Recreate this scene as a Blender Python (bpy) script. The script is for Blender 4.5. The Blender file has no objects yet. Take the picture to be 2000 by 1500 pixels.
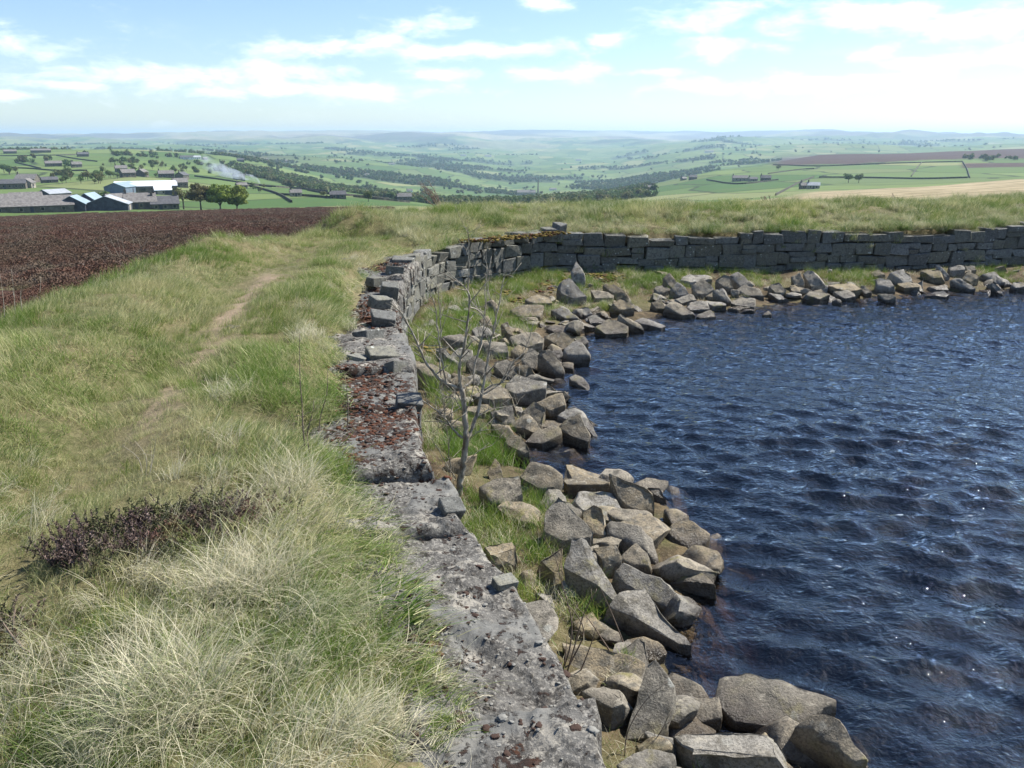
import bpy, bmesh, math, random
import numpy as np
from mathutils import Vector, Matrix, Euler

R = math.radians
random.seed(7)
rng = np.random.default_rng(7)
scene = bpy.context.scene
C = scene.collection

# ------------------------------------------------------------------ camera
EYE = 1.6                       # eye height above the coping of the reservoir wall (z = 0)
FPX = 1632.0                    # focal length in photo pixels (2000 wide)
PITCH = R(16.5)
cam = bpy.data.cameras.new('camera')
cam.sensor_width = 36.0
cam.lens = FPX / 2000 * 36
cam.clip_start = 0.05
cam.clip_end = 60000
cam_o = bpy.data.objects.new('camera', cam)
C.objects.link(cam_o)
cam_o.location = (0, 0, EYE)
cam_o.rotation_euler = (math.pi / 2 - PITCH, 0, 0)
scene.camera = cam_o

# ------------------------------------------------------------------ sun and sky
SUN_AZ, SUN_EL = R(62), R(49)   # azimuth clockwise from +Y
sun = bpy.data.lights.new('sun', 'SUN')
sun.energy = 5.0
sun.angle = R(0.55)
sun.color = (1.0, 0.955, 0.88)
sun_o = bpy.data.objects.new('sun', sun)
C.objects.link(sun_o)
S = Vector((math.sin(SUN_AZ) * math.cos(SUN_EL), math.cos(SUN_AZ) * math.cos(SUN_EL), math.sin(SUN_EL)))
sun_o.rotation_euler = (-S).to_track_quat('-Z', 'Y').to_euler()
sun_o.location = S * 50

world = bpy.data.worlds.new('World')
scene.world = world
world.use_nodes = True
nt = world.node_tree
nt.nodes.clear()


class NB:
    """small node-building helper"""
    def __init__(self, tree):
        self.t = tree

    def n(self, typ, **kw):
        nd = self.t.nodes.new(typ)
        for k, v in kw.items():
            if k.startswith('i_'):
                key = k[2:]
                nd.inputs[int(key) if key.isdigit() else key.replace('_', ' ')].default_value = v
            else:
                setattr(nd, k, v)
        return nd

    def l(self, a, b):
        self.t.links.new(a, b)

    def put(self, sock, v):
        if hasattr(v, 'is_linked') or hasattr(v, 'links'):
            self.l(v, sock)
        else:
            sock.default_value = v

    def math(self, op, a, b=0.0, c=None, clamp=False):
        nd = self.n('ShaderNodeMath', operation=op, use_clamp=clamp)
        self.put(nd.inputs[0], a)
        self.put(nd.inputs[1], b)
        if c is not None:
            self.put(nd.inputs[2], c)
        return nd.outputs[0]

    def mix(self, f, a, b, blend='MIX'):
        nd = self.n('ShaderNodeMix', data_type='RGBA', blend_type=blend)
        self.put(nd.inputs[0], f)
        self.put(nd.inputs[6], a if not isinstance(a, tuple) else (*a, 1.0)[:4])
        self.put(nd.inputs[7], b if not isinstance(b, tuple) else (*b, 1.0)[:4])
        return nd.outputs[2]

    def ramp(self, f, stops, interp='LINEAR'):
        nd = self.n('ShaderNodeValToRGB')
        cr = nd.color_ramp
        cr.interpolation = interp
        while len(cr.elements) < len(stops):
            cr.elements.new(0.5)
        for e, (p, c) in zip(cr.elements, stops):
            e.position = p
            e.color = (c, c, c, 1) if isinstance(c, (int, float)) else (*c, 1)
        self.put(nd.inputs[0], f)
        return nd.outputs[0]

    def sstep(self, v, a, b):
        nd = self.n('ShaderNodeMapRange', interpolation_type='SMOOTHSTEP')
        self.put(nd.inputs[0], v)
        nd.inputs[1].default_value = a
        nd.inputs[2].default_value = b
        return nd.outputs[0]

    def noise(self, vec, scale, detail=4.0, rough=0.55, dist=0.0, dim='3D', out=0):
        nd = self.n('ShaderNodeTexNoise', noise_dimensions=dim)
        nd.inputs['Scale'].default_value = scale
        nd.inputs['Detail'].default_value = detail
        nd.inputs['Roughness'].default_value = rough
        nd.inputs['Distortion'].default_value = dist
        if vec is not None:
            self.l(vec, nd.inputs['Vector'])
        return nd.outputs[out]

    def vscale(self, vec, s):
        nd = self.n('ShaderNodeVectorMath', operation='MULTIPLY')
        self.l(vec, nd.inputs[0])
        nd.inputs[1].default_value = s
        return nd.outputs[0]


def pix_dir(px, py):
    """direction of the photo's pixel, forward component 1"""
    u = (px - 1000.0) / FPX
    v = (750.0 - py) / FPX
    return np.array([u, v * math.sin(PITCH) + math.cos(PITCH), v * math.cos(PITCH) - math.sin(PITCH)])


def pix_azel(px, py):
    d = pix_dir(px, py)
    return math.atan2(d[0], d[1]), math.atan2(d[2], math.hypot(d[0], d[1]))


w = NB(nt)
tc = w.n('ShaderNodeTexCoord').outputs['Generated']
sky = w.n('ShaderNodeTexSky', sky_type='NISHITA')
sky.sun_disc = False
sky.sun_elevation = SUN_EL
sky.sun_rotation = SUN_AZ
sky.altitude = 400
sky.air_density = 1.0
sky.dust_density = 0.5
sky.ozone_density = 1.3
sep = w.n('ShaderNodeSeparateXYZ')
w.l(tc, sep.inputs[0])
az = w.math('ARCTAN2', sep.outputs[0], sep.outputs[1])
el = w.math('ARCSINE', sep.outputs[2])
comb = w.n('ShaderNodeCombineXYZ')
w.l(az, comb.inputs[0])
w.l(w.math('MULTIPLY', el, 2.6), comb.inputs[1])
skyv = comb.outputs[0]
# cumulus banks: where the photograph's clouds stand (azimuth, elevation, half widths)
banks = [(330, 150, 300, 26), (130, 165, 120, 10), (560, 140, 130, 18), (640, 92, 170, 22), (740, 78, 70, 22), (830, 50, 90, 24), (900, 100, 180, 17), (1060, 95, 90, 15),
         (1190, 78, 50, 13), (1050, 5, 60, 18), (1080, 145, 100, 16), (1390, 28, 110, 28), (1530, 48, 70, 24),
         (1720, 30, 130, 26), (1900, 45, 150, 32), (1400, 95, 100, 20), (1720, 100, 60, 18), (1880, 115, 150, 20),
         (860, 145, 90, 12), (1300, 140, 60, 8), (10, 185, 60, 9), (1550, 165, 260, 18), (600, 175, 320, 16), (60, 90, 90, 24)]
tot = None
for bx, by, bw, bh in banks:
    a0, e0 = pix_azel(bx, by)
    dx = w.math('MULTIPLY', w.math('SUBTRACT', az, a0), FPX / bw)
    dy = w.math('MULTIPLY', w.math('SUBTRACT', el, e0), FPX / bh)
    g = w.math('EXPONENT', w.math('MULTIPLY', w.math('ADD', w.math('POWER', w.math('ABSOLUTE', dx), 2.0), w.math('MULTIPLY', dy, dy)), -1.0))
    tot = g if tot is None else w.math('MAXIMUM', tot, g)
n1 = w.noise(skyv, 16.0, 8.0, 0.62, 0.25)
n2 = w.noise(skyv, 5.0, 5.0, 0.6)
cov = w.math('ADD', w.math('MULTIPLY', tot, 0.40), w.math('MULTIPLY', n1, 1.15))
cov = w.math('ADD', cov, w.math('MULTIPLY', n2, 0.25))
cl = w.sstep(cov, 0.78, 1.2)
# loose high cloud all round the sky
n3 = w.noise(skyv, 3.2, 9.0, 0.66, 0.4)
thin = w.math('MULTIPLY', w.sstep(n3, 0.56, 0.85), 0.3)
cl = w.math('MAXIMUM', cl, thin)
n4 = w.noise(skyv, 26.0, 6.0, 0.6)
cloud_col = w.mix(w.sstep(n4, 0.35, 0.65), (9.6, 10.2, 11.0), (12.2, 12.4, 12.6))
skyc = w.mix(1.0, sky.outputs[0], (0.92, 1.0, 1.14), 'MULTIPLY')
mixc = w.mix(w.math('MULTIPLY', cl, 0.6), skyc, cloud_col)
bg = w.n('ShaderNodeBackground')
bg.inputs[1].default_value = 0.084
w.l(mixc, bg.inputs[0])
out = w.n('ShaderNodeOutputWorld')
w.l(bg.outputs[0], out.inputs[0])

vs = scene.view_settings
vs.view_transform = 'Standard'
vs.look = 'None'
vs.exposure = 0.88
vs.gamma = 1.0
vs.use_curve_mapping = False
cy = scene.cycles
cy.use_denoising = True
cy.max_bounces = 6
cy.diffuse_bounces = 1
cy.glossy_bounces = 3
cy.transmission_bounces = 4
cy.transparent_max_bounces = 12
cy.volume_bounces = 1
cy.sample_clamp_indirect = 6.0
cy.caustics_reflective = False
cy.caustics_refractive = False
scene.render.film_transparent = False


# ------------------------------------------------------------------ numeric noise
def _h(ix, iy, iz, seed):
    ix = ix.astype(np.int64) & 0xffffffff
    iy = iy.astype(np.int64) & 0xffffffff
    iz = iz.astype(np.int64) & 0xffffffff
    n = (ix * 374761393 + iy * 668265263 + iz * 2147483647 + seed * 974711) & 0xffffffff
    n = ((n ^ (n >> 13)) * 1274126177) & 0xffffffff
    n = ((n ^ (n >> 16)) * 2246822519) & 0xffffffff
    n = n ^ (n >> 15)
    return (n & 0xffffff) / float(0xffffff)


def vnoise(x, y, z=None, seed=0):
    x = np.asarray(x, float)
    y = np.asarray(y, float)
    z = np.zeros_like(x) if z is None else np.asarray(z, float)
    x0, y0, z0 = np.floor(x), np.floor(y), np.floor(z)
    fx, fy, fz = x - x0, y - y0, z - z0
    fx = fx * fx * fx * (fx * (fx * 6 - 15) + 10)
    fy = fy * fy * fy * (fy * (fy * 6 - 15) + 10)
    fz = fz * fz * fz * (fz * (fz * 6 - 15) + 10)
    r = 0
    for i in (0, 1):
        for j in (0, 1):
            for k in (0, 1):
                wgt = (fx if i else 1 - fx) * (fy if j else 1 - fy) * (fz if k else 1 - fz)
                r = r + wgt * _h(x0 + i, y0 + j, z0 + k, seed)
    return r * 2 - 1


def fbm(x, y, z=None, oct=4, seed=0, gain=0.5):
    a, s, r = 1.0, 1.0, 0
    for o in range(oct):
        r = r + a * vnoise(np.asarray(x) * s, np.asarray(y) * s, None if z is None else np.asarray(z) * s, seed + o * 17)
        a *= gain
        s *= 2.03
    return r


def sst(a, b, x):
    t = np.clip((np.asarray(x, float) - a) / (b - a), 0, 1)
    return t * t * (3 - 2 * t)


# ------------------------------------------------------------------ mesh helpers
def make_mesh(name, verts, faces, mat=None, smooth=True):
    me = bpy.data.meshes.new(name)
    verts = np.asarray(verts, dtype=np.float32)
    if isinstance(faces, np.ndarray):
        nf, k = faces.shape
        me.vertices.add(len(verts))
        me.vertices.foreach_set('co', verts.ravel())
        me.loops.add(nf * k)
        me.loops.foreach_set('vertex_index', faces.astype(np.int32).ravel())
        me.polygons.add(nf)
        me.polygons.foreach_set('loop_start', np.arange(0, nf * k, k, dtype=np.int32))
        me.polygons.foreach_set('loop_total', np.full(nf, k, dtype=np.int32))
        me.update(calc_edges=True)
    else:
        me.from_pydata(verts.tolist(), [], [list(map(int, f)) for f in faces])
    if smooth:
        me.polygons.foreach_set('use_smooth', np.ones(len(me.polygons), dtype=bool))
    me.update()
    for m in (mat if isinstance(mat, (list, tuple)) else [mat]):
        if m:
            me.materials.append(m)
    return me


def link(name, me, parent=None, loc=None):
    o = bpy.data.objects.new(name, me)
    C.objects.link(o)
    if parent is not None:
        o.parent = parent
    if loc is not None:
        o.location = loc
    return o


def tag(o, label=None, cat=None, group=None, kind=None):
    if label:
        o['label'] = label
    if cat:
        o['category'] = cat
    if group:
        o['group'] = group
    if kind:
        o['kind'] = kind
    return o


def empty(name, loc, rz=0.0):
    o = bpy.data.objects.new(name, None)
    C.objects.link(o)
    o.location = loc
    o.rotation_euler = (0, 0, rz)
    o.empty_display_size = 0.1
    return o


def grid_faces(nu, nv):
    i = np.arange(nu - 1)[:, None] * nv + np.arange(nv - 1)[None, :]
    i = i.ravel()
    return np.stack([i, i + nv, i + nv + 1, i + 1], 1)


def set_attr(me, name, vals, typ='FLOAT', dom='POINT'):
    a = me.attributes.new(name, typ, dom)
    vals = np.asarray(vals, dtype=np.float32 if typ != 'INT' else np.int32)
    a.data.foreach_set('vector' if typ == 'FLOAT_VECTOR' else 'value', vals.ravel())


def catmull(pts, step):
    pts = np.asarray(pts, float)
    out = []
    P = np.vstack([2 * pts[0] - pts[1], pts, 2 * pts[-1] - pts[-2]])
    for i in range(1, len(P) - 2):
        p0, p1, p2, p3 = P[i - 1], P[i], P[i + 1], P[i + 2]
        n = max(2, int(np.linalg.norm(p2 - p1) / step))
        for t in np.linspace(0, 1, n, endpoint=False):
            out.append(0.5 * ((2 * p1) + (-p0 + p2) * t + (2 * p0 - 5 * p1 + 4 * p2 - p3) * t ** 2 + (-p0 + 3 * p1 - 3 * p2 + p3) * t ** 3))
    out.append(pts[-1])
    return np.array(out)


# ------------------------------------------------------------------ materials
def new_mat(name):
    m = bpy.data.materials.new(name)
    m.use_nodes = True
    m.node_tree.nodes.clear()
    b = NB(m.node_tree)
    o = b.n('ShaderNodeOutputMaterial')
    return m, b, o


def princ(b, col, rough=0.8, spec=0.3, normal=None):
    p = b.n('ShaderNodeBsdfPrincipled')
    b.put(p.inputs['Base Color'], col if not isinstance(col, tuple) else (*col, 1.0)[:4])
    b.put(p.inputs['Roughness'], rough)
    b.put(p.inputs['Specular IOR Level'], spec)
    if normal is not None:
        b.l(normal, p.inputs['Normal'])
    return p


def bump(b, h, strength=0.5, dist=0.02):
    nd = b.n('ShaderNodeBump')
    nd.inputs['Strength'].default_value = strength
    nd.inputs['Distance'].default_value = dist
    b.l(h, nd.inputs['Height'])
    return nd.outputs[0]


def simple_mat(name, col, rough=0.8, var=0.15, scale=3.0, spec=0.3, rand=0.0):
    m, b, o = new_mat(name)
    tcn = b.n('ShaderNodeTexCoord').outputs['Object']
    n = b.noise(tcn, scale, 5.0, 0.6)
    lo = tuple(c * (1 - var) for c in col)
    hi = tuple(min(1, c * (1 + var)) for c in col)
    c = b.mix(b.sstep(n, 0.3, 0.7), lo, hi)
    if rand:
        oi = b.n('ShaderNodeObjectInfo').outputs['Random']
        hs = b.n('ShaderNodeHueSaturation')
        b.l(b.math('ADD', b.math('MULTIPLY', oi, rand * 2), 1 - rand), hs.inputs['Value'])
        b.l(c, hs.inputs['Color'])
        c = hs.outputs[0]
    p = princ(b, c, rough, spec)
    b.l(p.outputs[0], o.inputs[0])
    return m


WATER_Z = -0.9


def stone_mat(name, grey=(0.27, 0.255, 0.225), tan=(0.30, 0.245, 0.15), lichen=0.35, moss=0.25, wet=True, scale=1.0):
    m, b, o = new_mat(name)
    geo = b.n('ShaderNodeNewGeometry')
    pos = geo.outputs['Position']
    oi = b.n('ShaderNodeObjectInfo').outputs['Random']
    off = b.n('ShaderNodeVectorMath', operation='ADD')
    b.l(pos, off.inputs[0])
    cmb = b.n('ShaderNodeCombineXYZ')
    b.l(b.math('MULTIPLY', oi, 37.0), cmb.inputs[2])
    b.l(cmb.outputs[0], off.inputs[1])
    v = off.outputs[0]
    big = b.noise(v, 3.2 * scale, 5.0, 0.6)
    med = b.noise(v, 14.0 * scale, 6.0, 0.65)
    fine = b.noise(v, 85.0 * scale, 5.0, 0.7)
    f = b.math('ADD', b.math('MULTIPLY', big, 0.7), b.math('MULTIPLY', oi, 0.5))
    c = b.mix(b.sstep(f, 0.35, 0.85), grey, tan)
    oi2 = b.math('FRACT', b.math('MULTIPLY', oi, 17.31))
    vv_ = b.n('ShaderNodeHueSaturation')
    b.l(b.math('ADD', b.math('MULTIPLY', oi2, 0.55), 0.72), vv_.inputs['Value'])
    b.l(b.math('ADD', b.math('MULTIPLY', oi, 0.45), 0.62), vv_.inputs['Saturation'])
    b.l(c, vv_.inputs['Color'])
    c = vv_.outputs[0]
    c = b.mix(b.sstep(med, 0.46, 0.66), c, tuple(x * 0.45 for x in grey))
    c = b.mix(b.math('MULTIPLY', b.sstep(fine, 0.46, 0.62), 0.65), c, tuple(x * 0.35 for x in grey))
    pale = b.math('MULTIPLY', b.sstep(b.noise(v, 24.0 * scale, 6.0, 0.75), 0.54, 0.64), 0.7)
    c = b.mix(pale, c, tuple(min(1, x * 1.45) for x in grey))
    # pale crustose lichen discs
    vor = b.n('ShaderNodeTexVoronoi', feature='F1')
    vor.inputs['Scale'].default_value = 9.0 * scale
    b.l(v, vor.inputs['Vector'])
    lm = b.math('MULTIPLY', b.math('SUBTRACT', 1.0, b.sstep(b.math('ADD', vor.outputs['Distance'], b.math('MULTIPLY', fine, 0.25)), 0.28, 0.36)),
                b.sstep(b.noise(v, 2.3, 3.0), 0.5, 0.62))
    c = b.mix(b.math('MULTIPLY', lm, lichen), c, (0.5, 0.52, 0.47))
    # yellow-green algae and moss
    mm = b.math('MULTIPLY', b.sstep(b.noise(v, 6.0 * scale, 6.0, 0.7), 0.5, 0.66), b.sstep(b.noise(v, 1.1, 2.0), 0.45, 0.65))
    c = b.mix(b.math('MULTIPLY', mm, moss * 2.0, clamp=True), c, (0.17, 0.15, 0.045))
    rough = 0.85
    if wet:
        sp = b.n('ShaderNodeSeparateXYZ')
        b.l(pos, sp.inputs[0])
        zz = b.math('SUBTRACT', sp.outputs[2], b.math('MULTIPLY', big, 0.12))
        wt = b.math('SUBTRACT', 1.0, b.sstep(zz, WATER_Z - 0.02, WATER_Z + 0.06))
        c = b.mix(wt, c, b.mix(0.7, c, (0.03, 0.018, 0.010)))
        rr = b.n('ShaderNodeMapRange')
        b.l(wt, rr.inputs[0])
        rr.inputs[3].default_value = 0.85
        rr.inputs[4].default_value = 0.22
        rough = rr.outputs[0]
    hgt = b.math('ADD', b.math('MULTIPLY', med, 0.55), b.math('ADD', b.math('MULTIPLY', fine, 0.5), b.math('MULTIPLY', big, 0.8)))
    p = princ(b, c, rough, 0.35, bump(b, hgt, 0.7, 0.03 / scale))
    b.l(p.outputs[0], o.inputs[0])
    return m


M = {}
M['boulder'] = stone_mat('boulder_stone', (0.25, 0.226, 0.178), (0.25, 0.20, 0.125), moss=0.45)
M['wall_stone'] = stone_mat('wall_stone', (0.18, 0.18, 0.16), (0.175, 0.165, 0.125), lichen=0.8, moss=0.12, wet=False, scale=1.6)


def coping_mat():
    m, b, o = new_mat('lichen_crusted_coping')
    v = b.n('ShaderNodeNewGeometry').outputs['Position']
    big = b.noise(v, 2.6, 5.0, 0.6)
    med = b.noise(v, 13.0, 8.0, 0.68, 0.3)
    fine = b.noise(v, 70.0, 6.0, 0.72)
    c = b.mix(b.sstep(med, 0.36, 0.66), (0.15, 0.143, 0.128), (0.055, 0.051, 0.045))
    c = b.mix(b.math('MULTIPLY', b.sstep(fine, 0.5, 0.64), 0.8), c, (0.33, 0.31, 0.27))
    pale = b.math('MULTIPLY', b.sstep(b.noise(v, 7.0, 7.0, 0.7), 0.53, 0.58), b.sstep(big, 0.36, 0.5))
    c = b.mix(b.math('MULTIPLY', pale, 0.85), c, (0.33, 0.305, 0.255))
    slate = b.sstep(b.noise(v, 1.9, 3.0, 0.5), 0.50, 0.57)
    c = b.mix(b.math('MULTIPLY', slate, 0.75), c, (0.135, 0.135, 0.125))
    vor = b.n('ShaderNodeTexVoronoi', feature='F1')
    vor.inputs['Scale'].default_value = 38.0
    b.l(v, vor.inputs['Vector'])
    cushion = b.math('MULTIPLY', b.math('SUBTRACT', 1.0, b.sstep(vor.outputs['Distance'], 0.18, 0.42)), b.sstep(med, 0.47, 0.58))
    c = b.mix(b.math('MULTIPLY', cushion, 0.7), c, (0.06, 0.052, 0.042))
    red = b.n('ShaderNodeAttribute', attribute_name='red').outputs['Fac']
    mm = b.sstep(b.math('ADD', b.noise(v, 19.0, 6.0, 0.7, 0.4), b.math('MULTIPLY', red, 0.14)), 0.575, 0.64)
    mc = b.mix(b.math('MULTIPLY', b.sstep(b.noise(v, 9.0, 3.0), 0.42, 0.6), red), (0.038, 0.024, 0.018), (0.10, 0.040, 0.018))
    c = b.mix(mm, c, mc)
    h = b.math('ADD', b.math('MULTIPLY', med, 0.9), b.math('ADD', b.math('MULTIPLY', fine, 0.5), b.math('MULTIPLY', cushion, 0.25)))
    h = b.math('MULTIPLY', h, b.math('SUBTRACT', 1.0, b.math('MULTIPLY', slate, 0.7)))
    p = princ(b, c, 0.9, 0.25, bump(b, b.math('ADD', h, b.math('MULTIPLY', mm, 0.5)), 0.8, 0.025))
    b.l(p.outputs[0], o.inputs[0])
    return m


M['coping'] = coping_mat()


def ground_mat():
    """turf, path and shore: bare soil, dead straw and short green between the blades"""
    m, b, o = new_mat('turf_and_soil')
    pos = b.n('ShaderNodeNewGeometry').outputs['Position']
    at = b.n('ShaderNodeAttribute', attribute_name='soil').outputs['Fac']
    heath = b.n('ShaderNodeAttribute', attribute_name='heath').outputs['Fac']
    shore = b.n('ShaderNodeAttribute', attribute_name='shore').outputs['Fac']
    n1 = b.noise(pos, 1.3, 5.0, 0.6)
    n2 = b.noise(pos, 22.0, 6.0, 0.7)
    c = b.mix(b.sstep(n1, 0.38, 0.62), (0.125, 0.11, 0.05), (0.07, 0.08, 0.025))
    c = b.mix(b.math('MULTIPLY', b.sstep(n2, 0.42, 0.66), 0.55), c, (0.22, 0.19, 0.10))
    straw = b.mix(n2, (0.16, 0.12, 0.075), (0.36, 0.28, 0.19))
    c = b.mix(at, c, straw)
    hc = b.mix(b.sstep(n2, 0.35, 0.65), (0.035, 0.02, 0.013), (0.12, 0.06, 0.04))
    c = b.mix(heath, c, hc)
    bed = b.mix(b.sstep(b.noise(pos, 7.0, 6.0, 0.7), 0.4, 0.65), (0.045, 0.032, 0.018), (0.12, 0.085, 0.048))
    c = b.mix(shore, c, bed)
    lit = b.sstep(b.noise(b.vscale(pos, (1.0, 1.0, 3.0)), 60.0, 4.0, 0.7), 0.55, 0.68)
    c = b.mix(b.math('MULTIPLY', b.math('MULTIPLY', lit, shore), 0.6), c, (0.24, 0.20, 0.13))
    p = princ(b, c, 0.9, 0.2, bump(b, n2, 0.8, 0.03))
    b.l(p.outputs[0], o.inputs[0])
    return m


M['ground'] = ground_mat()


# ------------------------------------------------------------------ the lie of the near land
def on_plane(px, py, z=0.0):
    d = pix_dir(px, py)
    t = (z - EYE) / d[2]
    return np.array([d[0] * t, d[1] * t])


# outer (water-side) edge of the wall top, in plan
edge_px = [(1165, 1480), (1130, 1370), (1085, 1270), (1010, 1160), (925, 1060), (880, 960), (832, 860), (815, 790),
           (800, 705), (782, 640), (775, 590), (785, 545), (806, 510), (850, 484), (925, 470), (1005, 460), (1098, 455)]
wall_pts = [(0.75, -5.0), (0.62, -1.5), (0.42, 0.6)] + [tuple(on_plane(*p)) for p in edge_px]
cx, cyy = wall_pts[-1]
wall_pts += [(cx + 1.2, cyy + 0.02), (cx + 3.0, cyy + 0.08), (cx + 5.5, cyy + 0.35), (cx + 8.6, cyy + 1.05), (cx + 12.0, cyy + 2.0), (cx + 18, cyy + 4.0)]
WALL = catmull(wall_pts, 0.12)
seg = np.linalg.norm(np.diff(WALL, axis=0), axis=1)
ARC = np.concatenate([[0], np.cumsum(seg)])
corner_i = int(np.argmin(np.linalg.norm(WALL - np.array([cx, cyy]), axis=1)))
A_CORNER = ARC[corner_i]
A_START = ARC[int(np.argmin(np.linalg.norm(WALL - on_plane(1165, 1480), axis=1)))]


def wpos(a):
    return np.array([np.interp(a, ARC, WALL[:, 0]), np.interp(a, ARC, WALL[:, 1])])


def wtan(a):
    d = wpos(a + 0.08) - wpos(a - 0.08)
    return d / np.linalg.norm(d)


def wnor(a):                    # towards the water
    t = wtan(a)
    return np.array([t[1], -t[0]])


shore_px = [(1720, 1500), (1560, 1440), (1410, 1430), (1340, 1280), (1370, 1210), (1370, 1080), (1300, 960), (1180, 930), (1100, 925), (1020, 905),
            (1060, 880), (1150, 860), (1130, 790), (1070, 760), (1110, 715), (1150, 690), (1160, 655), (1240, 645), (1330, 625),
            (1480, 605), (1580, 592), (1700, 585), (1850, 574), (2000, 566)]
sh = [(2.6, -5.0), (2.3, -1.0), (1.9, 1.6)] + [tuple(on_plane(px, py, WATER_Z)) for px, py in shore_px]
sh += [(sh[-1][0] + 3.5, sh[-1][1] + 1.2), (sh[-1][0] + 12, sh[-1][1] + 4.5)]
SHORE = catmull(sh, 0.25)


def seg_dist(P, line):
    """distance of points P (N,2) to a polyline, and index of the nearest vertex"""
    best = np.full(len(P), 1e9)
    idx = np.zeros(len(P), int)
    for i in range(len(line) - 1):
        a, b_ = line[i], line[i + 1]
        ab = b_ - a
        t = np.clip(((P - a) @ ab) / (ab @ ab + 1e-12), 0, 1)
        d = np.hypot(P[:, 0] - a[0] - t * ab[0], P[:, 1] - a[1] - t * ab[1])
        m = d < best
        best[m] = d[m]
        idx[m] = i
    return best, idx


def inside(P, poly):
    x, y = P[:, 0], P[:, 1]
    r = np.zeros(len(P), bool)
    j = len(poly) - 1
    for i in range(len(poly)):
        xi, yi = poly[i]
        xj, yj = poly[j]
        c = ((yi > y) != (yj > y)) & (x < (xj - xi) * (y - yi) / (yj - yi + 1e-12) + xi)
        r ^= c
        j = i
    return r


GX = np.arange(-18, 24.01, 0.1)
GY = np.arange(-5, 38.01, 0.1)
gx, gy = np.meshgrid(GX, GY, indexing='ij')
P2 = np.stack([gx.ravel(), gy.ravel()], 1)
dw, iw = seg_dist(P2, WALL[::2])
aw = ARC[::2][np.minimum(iw, len(ARC[::2]) - 1)]
wside = inside(P2, np.vstack([WALL, [(40, 30), (40, -5)]]))
ds, _ = seg_dist(P2, SHORE)
inwater = inside(P2, np.vstack([SHORE, [(40, 30), (40, -5)]]))

# ---- far country: range and photo row surveyed along twelve bearings
TAN0 = (265 - 750)


def rtan(px, row):
    d = pix_dir(px, row)
    return d[2] / math.hypot(d[0], d[1])


moor = [(10, None), (15, None), (30, None), (60, None), (120, None), (200, None), (292, None)]
survey = {
    -400: moor + [(330, 412), (420, 392), (600, 365), (800, 347), (1100, 322), (1500, 296), (1750, 294), (2500, 312), (4000, 288), (7000, 276), (10000, 266), (12500, 263), (17000, 275)],
    0: moor + [(330, 410), (420, 388), (600, 362), (800, 345), (1100, 320), (1500, 294), (1750, 293), (2500, 312), (4000, 287), (7000, 275), (10000, 265), (12500, 262), (17000, 275)],
    250: moor + [(330, 408), (420, 389), (600, 352), (900, 327), (1500, 292), (1800, 293), (2500, 306), (4000, 285), (8000, 269), (12500, 259), (17000, 272)],
    450: moor + [(340, 410), (450, 390), (600, 371), (800, 350), (1100, 332), (1500, 313), (2000, 305), (2300, 312), (3500, 300), (5000, 288), (8000, 270), (12500, 254), (17000, 270)],
    650: moor + [(340, 402), (450, 388), (550, 379), (650, 372), (800, 384), (1500, 356), (2200, 326), (3000, 310), (5000, 290), (8000, 270), (12500, 256), (17000, 270)],
    850: [(10, 720), (30, 500), (60, 445), (150, 415), (300, 404), (700, 402), (1200, 390), (1800, 362), (2500, 336), (3500, 312), (5000, 292), (8000, 272), (12500, 258), (17000, 270)],
    1000: [(10, 720), (30, 500), (60, 445), (150, 415), (300, 405), (700, 400), (1500, 391), (2000, 373), (2800, 346), (3800, 318), (5500, 295), (8000, 275), (12500, 257), (17000, 270)],
    1200: [(10, 720), (30, 500), (60, 445), (150, 415), (300, 404), (600, 398), (900, 386), (1200, 377), (1500, 381), (2000, 365), (3000, 335), (4000, 312), (6000, 286), (9000, 270), (12500, 254), (17000, 270)],
    1400: [(10, 720), (30, 500), (60, 440), (150, 410), (300, 398), (500, 390), (700, 370), (1000, 348), (1300, 335), (1600, 340), (2500, 315), (3500, 295), (5000, 275), (6000, 266), (8000, 275), (12500, 259), (17000, 270)],
    1600: [(10, 720), (30, 480), (60, 428), (150, 392), (280, 379), (330, 375), (450, 378), (700, 360), (1000, 340), (1400, 320), (1800, 304), (2500, 310), (4000, 290), (6000, 275), (10000, 262), (12500, 255), (17000, 270)],
    1800: [(10, 720), (30, 480), (60, 425), (150, 386), (300, 366), (450, 367), (700, 352), (1000, 335), (1400, 315), (1900, 297), (2600, 306), (5000, 285), (9000, 268), (12500, 264), (17000, 275)],
    2000: [(10, 720), (30, 480), (60, 425), (150, 381), (340, 350), (480, 352), (700, 346), (1000, 331), (1400, 312), (2000, 291), (2600, 300), (5000, 280), (9000, 267), (12500, 264), (17000, 275)],
    2400: [(10, 720), (30, 480), (60, 425), (150, 378), (340, 345), (480, 347), (700, 342), (1000, 328), (1400, 310), (2000, 289), (2600, 298), (5000, 280), (9000, 267), (12500, 264), (17000, 275)],
}
NAZ, NR = 520, 380
AZ = np.linspace(R(-50), R(50), NAZ)
RG = np.geomspace(9.0, 17000, NR)
cols, cazs = [], []
for px in sorted(survey):
    zz, rr = [], []
    for r_, row in survey[px]:
        rr.append(r_)
        zz.append(-2.25 - 0.0712 * r_ if row is None else r_ * rtan(px, row))
    t = np.interp(np.log(RG), np.log(rr), np.array(zz) / np.array(rr))
    # round the breaks of slope a little
    k = np.array([1, 2, 3, 2, 1.0])
    t = np.convolve(np.pad(t, 2, mode='edge'), k / k.sum(), mode='valid')
    cols.append(t)
    cazs.append(pix_azel(px, 300)[0])
cols = np.array(cols)
T = np.array([np.interp(AZ, cazs, cols[:, j]) for j in range(NR)]).T
azg, rg = np.meshgrid(AZ, RG, indexing='ij')
TX, TY = rg * np.sin(azg), rg * np.cos(azg)
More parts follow.
